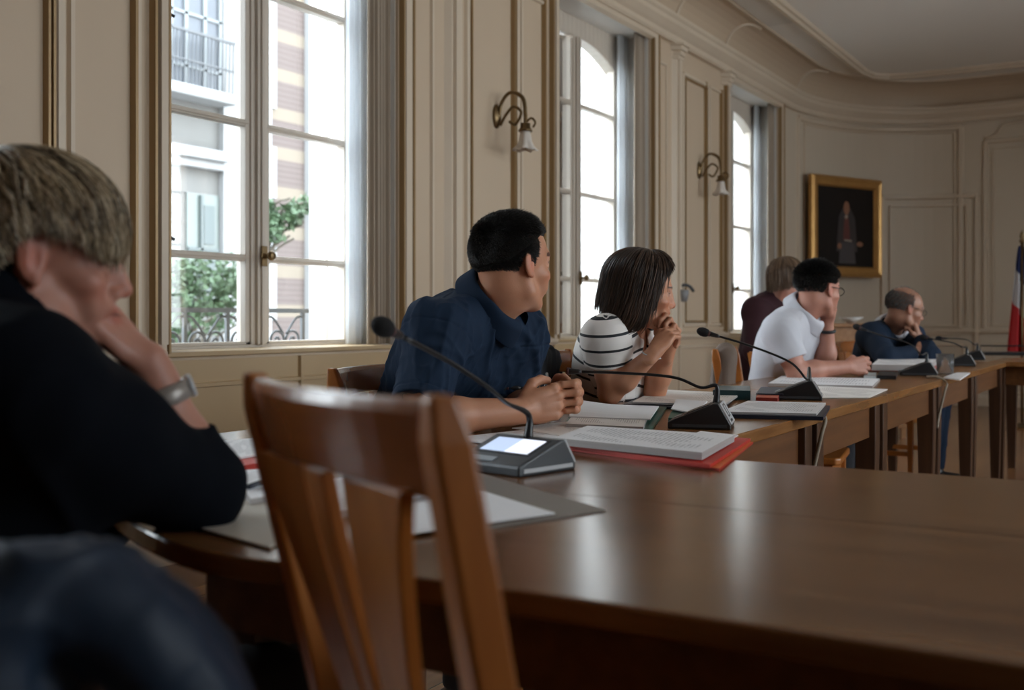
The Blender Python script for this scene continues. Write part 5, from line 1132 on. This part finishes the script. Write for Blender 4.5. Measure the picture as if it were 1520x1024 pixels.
    MB().tube([J['Rw']*.93+J['Re']*.07+D_(.0, .0)+q for q in [np.array([.028*math.cos(a)*1, .028*math.sin(a), .01*math.sin(a)]) for a in np.linspace(0, 6.283, 25)]], .0022, 6, cap=False).build('bracelet', M_silver, root, smooth=True)
    return root
striped_woman()

# ================================================================= man in the white shirt
def white_man():
    root = person('man with black hair in a white short-sleeved shirt, one hand against his face', None)
    J = dict(N=P(1190, 468, 5.10), P=P(1130, 622, 5.40), Rs=P(1158, 492, 4.92), Ls=P(1203, 490, 5.22), Re=P(1182, 552, 4.88), Rw=P(1256, 545, 4.96), Le=P(1227, 548, 5.14), Lw=P(1228, 482, 5.10))
    h = Head(P(1214, 428, 5.05), D_(.84, .50, -.12), (0, 0, 1), 1.04)
    lo, hi = bounds(J['N'], J['Rs'], J['Ls'], J['Re'], J['Rw'], J['Le'], J['Lw'], h.w((.12, 0, -.1)), h.w((-.1, 0, .12)), P(1292, 545, 5.0), m=.08)
    B = Sculpt(lo, hi, .0036); head_sdf(B, h); nb = J['N']; B.cap(h.w((-.028, 0, -.05)), nb-[0, 0, .02], .058, .064, .03); B.cap(nb-[0, 0, .03], J['Rs'], .045, .04, .03); B.cap(nb-[0, 0, .03], J['Ls'], .045, .04, .03); B.ell(nb*.7+J['P']*.3, (.09, .12, .12), torso_frame(J), .05)
    arm_sdf(B, J, 'R', 1.08, .029); arm_sdf(B, J, 'L', 1.02, .028)
    hand_sdf(B, J['Rw'], D_(.95, .2, .1), (0, 0, 1), D_(.1, -.95, .25), 1.02, ((35, 60, 35), (38, 62, 35), (42, 64, 35), (46, 66, 35)), 'fist'); hand_sdf(B, J['Lw'], D_(.12, -.12, 1.), D_(-.6, .5), D_(.75, .5, .0), .98, ((40, 70, 40), (44, 72, 40), (48, 76, 40), (52, 80, 40)), 'up')
    finish_body(B, h, skinC, root)
    m = mat('white_shirt_cloth', (.60, .61, .66), .75, var=(.56, .57, .63), scale=6, bump=.2, bscale=700); lo, hi = bounds(J['N'], J['P'], J['Rs'], J['Ls'], J['Re'], J['Le'], m=.2); G = Sculpt(lo, hi, .0055); torso_sdf(G, J, 1.06, .012)
    for s, t in (('R', .70), ('L', .42)):
        a, e = J[s+'s'], J[s+'e']; c = a+(e-a)*t; G.cap(a, c, .074, .074, .035, cut=True); G.cap(c-(e-a)*.16, c+(e-a)*.2, .054, .060, .002, op='sub')
    nd = nrm(h.w((0, 0, -.06))-J['N']); G.cap(J['N']-nd*.01, J['N']+nd*.12, .060, .064, .004, op='sub'); G.plane(J['P']+[0, 0, -.10], (0, 0, -1))
    V, Q = G.mesh(); Nn = vnormals(V, Q); V = fold_disp(V, Nn, .005, 9, nrm(J['N']-J['P']), 7.); np_mesh('shirt', V, Q, m, root); J['neck_dir'] = nrm(h.w((-.015, 0, -.06))-J['N']); J['neck_f'] = D_(.85, -.3); J['N'] = J['N']+J['neck_dir']*.024; collar(h, J, root, m, .077, .048)
    legs(J, root, M_dktr, M_shoe, -np.array([0, 1, 0]))
    M_h = MATS['black_short_hair']
    hair_cap(h, root, M_cap, (-.12, 0, 1), [(0, .95), (40, 1.08), (70, 1.40), (95, 1.62), (125, 1.90), (180, 2.02)], -.005, 0, 1.)
    short_hair(h, root, M_h, lambda d: ((d[:, 2] > -.05) & (d[:, 0] < .35+.55*d[:, 2])) | ((d[:, 2] > -.78) & (d[:, 0] < -.18)) | ((d[:, 2] > .45) & (d[:, 0] < .78)), 26000, lambda d: np.where(d[:, 2] > .3, .026, .017*np.clip((d[:, 2]+.85)/.7, .25, 1)), .0011, 8, (.2, 0, -.4))
    glasses(h, root, M_black); a, b_ = J['Lw'], J['Le']; d = nrm(b_-a); c = a+d*.03; e1 = nrm(np.cross(d, [1, 0, 0])); e2 = np.cross(d, e1)
    MB().tube([c+(e1*math.cos(t)+e2*math.sin(t))*.033 for t in np.linspace(0, 6.283, 22)], .008, 8, cap=False).build('wristband', M_black, root, smooth=True)
white_man()

# ================================================================= person in the maroon top, behind
def maroon():
    root = person('person with light brown hair in a dark maroon top, by the farthest window', None)
    J = dict(N=P(1152, 446, 6.35), P=P(1120, 560, 6.6), Rs=P(1122, 462, 6.3), Ls=P(1182, 462, 6.45), Re=P(1118, 520, 6.2), Rw=P(1150, 530, 6.0), Le=P(1190, 520, 6.3), Lw=P(1180, 532, 6.1))
    h = Head(P(1167, 414, 6.32), D_(.75, .65), (0, 0, 1), .95); lo, hi = bounds(J['N'], J['Rs'], J['Ls'], J['Re'], J['Rw'], J['Le'], J['Lw'], h.w((.12, 0, -.1)), h.w((-.1, 0, .12)), m=.1)
    B = Sculpt(lo, hi, .0045); head_sdf(B, h, True); B.cap(h.w((-.025, 0, -.06)), J['N']-[0, 0, .02], .05, .055, .03); B.ell(J['N']*.75+J['P']*.25, (.08, .11, .12), torso_frame(J), .05); arm_sdf(B, J, 'R', .9); arm_sdf(B, J, 'L', .9)
    for s in 'RL': hand_sdf(B, J[s+'w'], D_(.8, -.6), (0, 0, 1), D_(-.3, -.8, .2), .9, ((20, 30, 20),), 'up')
    finish_body(B, h, skinC, root, fem=True); m = mat('maroon_jersey', (.035, .014, .018), .8, spec=.15, var=(.05, .02, .025), scale=8)
    lo, hi = bounds(J['N'], J['P'], J['Rs'], J['Ls'], J['Re'], J['Rw'], J['Le'], J['Lw'], m=.19); G = Sculpt(lo, hi, .0065); torso_sdf(G, J, 1.0, .012)
    for s in 'RL': G.cap(J[s+'s'], J[s+'e'], .07, .06, .03); G.cap(J[s+'e'], J[s+'e']*.15+J[s+'w']*.85, .058, .042, .02, cut=True)
    nd = nrm(h.w((0, 0, -.07))-J['N']); G.cap(J['N']-nd*.0, J['N']+nd*.12, .056, .06, .004, op='sub'); V, Q = G.mesh(); V = fold_disp(V, vnormals(V, Q), .005, 9, (0, 0, 1), 8.); np_mesh('top', V, Q, m, root); legs(J, root, M_dktr, M_shoe, -np.array([0, 1, 0]), .95)
    M_h = hair_mat('light_brown_hair', [(0, (.06, .035, .02)), (.6, (.14, .085, .05)), (1, (.30, .20, .13))]); tab = [(0, .95), (50, 1.3), (75, 1.75), (110, 2.2), (180, 2.4)]; hair_cap(h, root, M_h, (-.1, 0, 1), tab, .010, 1.2, .95); flow_hair(h, root, M_h, (-.1, 0, 1), tab, 1800, .016, .002, 1.25, .95, 9, .03, 1., .5, 9)
maroon()

# ================================================================= bald man in the dark suit
def suit_man():
    root = person('balding man with glasses in a dark blue suit, chin on his fist', None)
    J = dict(N=P(1322, 488, 6.65), P=P(1285, 600, 6.9), Rs=P(1294, 500, 6.50), Ls=P(1350, 500, 6.75), Re=P(1306, 541, 6.10), Rw=P(1345, 538, 6.0), Le=P(1380, 528, 6.30), Lw=P(1366, 503, 6.46))
    J['Re'] = P(1318, 533, 6.25); J['Rw'] = P(1362, 522, 6.3)
    h = Head(P(1343, 457, 6.48), D_(.97, .12, -.28), (0, 0, 1), 1.04); lo, hi = bounds(J['N'], J['Rs'], J['Ls'], J['Re'], J['Rw'], J['Le'], J['Lw'], h.w((.12, 0, -.1)), h.w((-.1, 0, .12)), m=.11)
    B = Sculpt(lo, hi, .0042); head_sdf(B, h); B.cap(h.w((-.028, 0, -.05)), J['N']-[0, 0, .02], .058, .064, .03); B.ell(J['N']*.7+J['P']*.3, (.09, .12, .12), torso_frame(J), .05); arm_sdf(B, J, 'R', .95); arm_sdf(B, J, 'L', .95)
    hand_sdf(B, J['Lw'], D_(-.35, -.05, .9), D_(-.8, .2), D_(.8, -.4, .2), 1., ((50, 80, 40),), 'fist'); hand_sdf(B, J['Rw'], D_(.7, .5, .0), (0, 0, 1), D_(.3, -.9), 1., ((30, 50, 30),), 'fist'); finish_body(B, h, skinD, root, brow=(.5, .5, .5))
    m = mat('blue_suit_cloth', (.010, .020, .040), .8, spec=.15, var=(.018, .03, .055), scale=9); lo, hi = bounds(J['N'], J['P'], J['Rs'], J['Ls'], J['Re'], J['Rw'], J['Le'], J['Lw'], m=.2); G = Sculpt(lo, hi, .0065); torso_sdf(G, J, 1.08, .02)
    for s in 'RL': G.cap(J[s+'s'], J[s+'e'], .078, .064, .03); G.cap(J[s+'e'], J[s+'e']*.12+J[s+'w']*.88, .062, .046, .02, cut=True)
    nd = nrm(h.w((0, 0, -.07))-J['N']); G.cap(J['N']-nd*.02, J['N']+nd*.12, .064, .07, .004, op='sub'); fN = torso_frame(J)[0]; G.cap(J['N']+fN*.04, J['N']-nd*.10+fN*.14, .04, .02, .004, op='sub')
    V, Q = G.mesh(); V = fold_disp(V, vnormals(V, Q), .005, 8, (0, 0, 1), 11.); np_mesh('jacket', V, Q, m, root); J['neck_dir'] = nrm(h.w((-.015, 0, -.06))-J['N']); J['neck_f'] = D_(.9, -.2); J['N'] = J['N']+J['neck_dir']*.022; collar(h, J, root, MATS['white_shirt_cloth'], .074, .050)
    q = J['N']+fN*.085; MB().tube([q-nd*.01, q-nd*.05+fN*.02, q-nd*.12+fN*.035], [.014, .012, .02], 8).build('tie', M_navyf, root, smooth=True)
    legs(J, root, m, M_shoe, -np.array([0, 1, 0])); glasses(h, root, M_black)
    M_h = hair_mat('grey_short_hair', [(0, (.05, .045, .04)), (.6, (.13, .12, .11)), (1, (.28, .27, .26))]); short_hair(h, root, M_h, lambda d: (d[:, 2] < .55) & (((d[:, 2] > -.70) & (d[:, 0] < -.15)) | ((d[:, 2] > -.25) & (d[:, 0] < .2))), 11000, lambda d: .014*np.clip(np.minimum((d[:, 2]+.9)/.5, (.75-d[:, 2])/.5), .2, 1), .0013, 8, (-.2, 0, -.5)); short_hair(h, root, M_h, lambda d: (d[:, 2] >= .45) & (d[:, 0] < .55), 1800, lambda d: .009+0*d[:, 0], .0007, 18, (-.6, 0, 0))
suit_man()

# ================================================================= blond woman, near
def blond_woman():
    root = person('woman with short blond hair in a black top, hand on her mouth', None)
    J = dict(N=P(-20, 478, 1.33), P=P(-120, 1000, 1.42), Rs=P(20, 585, 1.20), Ls=P(-10, 560, 1.50), Re=P(292, 728, 1.455), Rw=P(216, 538, 1.43), Le=P(150, 760, 1.70), Lw=P(205, 735, 1.85))
    h = Head(P(50, 378, 1.36), D_(.89, .43, -.10), nrm((0, 0, 1)), .97)
    lo, hi = bounds(J['N'], J['Rs'], J['Re'], J['Rw'], h.w((.12, 0, -.1)), h.w((-.1, 0, .12)), J['Ls'], J['Le'], J['Lw'], m=.08); B = Sculpt(lo, hi, .0031); head_sdf(B, h, True)
    nb = J['N']; B.cap(h.w((-.03, 0, -.05)), nb-[0, 0, .02], .054, .062, .03); B.cap(h.w((.02, 0, -.085)), nb+D_(.05, 0), .035, .045, .03); B.cap(nb-[0, 0, .03], J['Rs'], .045, .045, .03); B.cap(nb-[0, 0, .03], J['Ls'], .045, .045, .03); B.ell(nb*.8+J['P']*.2, (.09, .12, .12), torso_frame(J), .05)
    arm_sdf(B, J, 'R', 1.0, .029); arm_sdf(B, J, 'L', 1.0, .029)
    hd = nrm(P(158, 478, 1.405)-J['Rw'])
    hand_sdf(B, J['Rw'], hd, D_(-.7, .5, -.2), D_(.62, -.25, .7), .98, ((62, 75, 40), (64, 78, 42), (66, 80, 44), (66, 80, 45)), 'fist')
    hand_sdf(B, J['Lw'], D_(.9, .3, 0), (0, 0, 1), D_(0, 0, 1), .95, ((15, 25, 15),), 'up')
    finish_body(B, h, skinC, root, fem=True, brow=(.6, .5, .42), eyes=False)
    m = mat('black_jersey', (.003, .004, .007), .9, var=(.005, .0065, .010), scale=7, bump=.15, bscale=500, spec=.08); lo, hi = bounds(J['N'], J['P'], J['Rs'], J['Ls'], J['Re'], J['Le'], J['Rw'], J['Lw'], m=.2); G = Sculpt(lo, hi, .005); torso_sdf(G, J, 1.1, .016, True)
    c = J['Re']+(J['Rw']-J['Re'])*.42; G.cap(J['Rs'], J['Re'], .086, .062, .04); G.cap(J['Re'], c, .060, .054, .02, cut=True); G.cap(J['Re']*.3+c*.7, c+(c-J['Re'])*.5, .045, .047, .002, op='sub')
    G.cap(J['Rs']*.6+J['Re']*.4, J['Rs']*.5+J['P']*.5, .07, .10, .05)
    G.cap(J['Ls'], J['Le'], .08, .06, .04); G.cap(J['Le'], J['Le']*.35+J['Lw']*.65, .058, .045, .02, cut=True); nd = nrm(h.w((-.03, 0, -.06))-nb); G.cap(nb-nd*.04, nb+nd*.05, .085, .070, .04); G.cap(nb+nd*.01+D_(.03, 0), nb+nd*.14+D_(.05, 0), .06, .08, .004, op='sub')
    V, Q = G.mesh(); V = fold_disp(V, vnormals(V, Q), .006, 8, nrm(J['Re']-J['Rs']), 12.); np_mesh('top', V, Q, m, root); legs(J, root, M_dktr, M_shoe, D_(1, .3))
    M_h = hair_mat('blond_streaked_hair', [(0, (.04, .027, .016)), (.28, (.11, .078, .046)), (.5, (.36, .27, .16)), (.78, (.62, .50, .34)), (1, (.88, .79, .63))], .4)
    c0 = (-.42, .0, .90); tab = [(0, 2.12), (25, 2.20), (40, 2.22), (52, 2.12), (66, 1.86), (85, 1.66), (102, 1.72), (118, 1.95), (145, 2.02), (180, 2.05)]
    hair_cap(h, root, M_h, c0, [(a, v*.90) for a, v in tab], .002, 1.0, .95); flow_hair(h, root, M_h, c0, tab, 8000, .010, .0013, 1.02, .97, 5, .10, 1.3, .8, 12); flow_hair(h, root, M_h, c0, [(a, v*.86) for a, v in tab], 2200, .018, .0012, 1.08, 1.0, 6, .15, .8, .5, 12)
    flow_hair(h, root, M_h, c0, [(0, 2.28), (30, 2.36), (50, 2.26), (66, 1.98), (85, 1.76), (102, 1.72), (118, 2.0), (180, 2.12)], 420, .013, .0010, 1.02, .95, 26, .16, 1.3, .5, 12)
    # watch on the right wrist
    w_, e_ = J['Rw'], J['Re']; d = nrm(e_-w_); c = w_+(e_-w_)*.27; e1 = nrm(D_(.3, -.9, .2)-d*np.dot(D_(.3, -.9, .2), d)); e2 = np.cross(d, e1); mw_ = MB(); na = 36
    ring = lambda r, o: [c+d*o+(e1*math.cos(t)*.98+e2*math.sin(t)*1.05)*r for t in np.linspace(0, 2*math.pi, na, endpoint=False)]
    V = np.array(ring(.0365, -.013)+ring(.0395, -.012)+ring(.0395, .012)+ring(.0365, .013)); Q = np.array([(j*na+i, j*na+(i+1) % na, ((j+1) % 4)*na+(i+1) % na, ((j+1) % 4)*na+i) for j in range(4) for i in range(na)])
    wt = np_mesh('wristwatch', V, Q, mat('steel_links', (.34, .31, .28), .4, .4, var=(.30, .27, .25), scale=90), root)
    q = c+e2*-.042; Rw_ = np.stack([e1, d, e2], 1); MB().lathe([(0, -.004), (.015, -.004), (.016, .0), (.014, .005), (0, .005)], 20, c-e2*.042, Rw_).build('watch_case', M_silver, wt, smooth=True)
blond_woman()
# ------------------------------------------------------------------ coats and jackets on chair backs
def puffer():
    """quilted navy jacket over a chair back close to the camera"""
    a = math.radians(-10); ch = chair('wooden chair nearest the camera under a quilted navy jacket', .20, .92, math.radians(-20), .86, .06)
    pts = [(-90, 1060, .66), (-30, 930, .69), (40, 885, .71), (110, 890, .72), (180, 928, .73), (235, 990, .74), (275, 1070, .75), (300, 1210, .76)]
    lo, hi = bounds(*[P(*p) for p in pts], m=.14); G = Sculpt(lo, hi, .006); pp = bez([P(*p) for p in pts], 4)
    for i in range(len(pp)-1): G.cap(pp[i], pp[i+1], .027, .027, .02)
    for i in range(len(pp)-1):
        G.cap(pp[i]+D_(0, .05, -.02), pp[i+1]+D_(0, .05, -.02), .026, .026, .03)
    for p, q in (((20, 930, .73), (10, 1150, .70)), ((-30, 930, .72), (-40, 1150, .68))): G.cap(P(*p), P(*q), .03, .04, .03)
    V, Q = G.mesh(); V = fold_disp(V, vnormals(V, Q), .007, 16, None, 4.)
    o = np_mesh('quilted_jacket', V, Q, mat('navy_quilted_cloth', (.010, .022, .046), .55, var=(.018, .034, .062), scale=7, spec=.3), None, origin=(V.min(0)+V.max(0))/2)
    tag(o, 'quilted dark navy jacket hung over a chair back in the near corner', 'jacket')
puffer()
def draped(lab, col, var, top, nm='draped_coat', w=.19, drop=.42, dx=.0):
    q = P(*top); f = np.array([.25, -.97, 0]); l_ = np.array([.97, .25, 0]); lo, hi = bounds(q+l_*w, q-l_*w, q-[0, 0, drop], m=.12); G = Sculpt(lo, hi, .006)
    R = np.stack([l_, f, np.array([0, 0, 1.])])
    for s in np.linspace(-1, 1, 7): G.cap(q+l_*s*w*.85-[0, 0, .02+.03*s*s], q+l_*s*w-f*.03-[0, 0, drop], .035, .04, .03)
    V, Q = G.mesh(); V = fold_disp(V, vnormals(V, Q), .010, 9, (0, 0, 1), 6.); o = np_mesh(nm, V, Q, mat(nm+'_cloth', col, .85, var=var, scale=8), None, origin=q); tag(o, lab, 'coat')
draped('black jacket hung over the chair between the man in navy and the striped top', (.008, .010, .014), (.014, .016, .022), (803, 519, 3.60), 'black_jacket', .19)
draped('brown and beige coat hung over the empty chair behind the man in white', (.20, .15, .12), (.10, .07, .055), (1077, 519, 4.60), 'beige_coat', .042, .40)
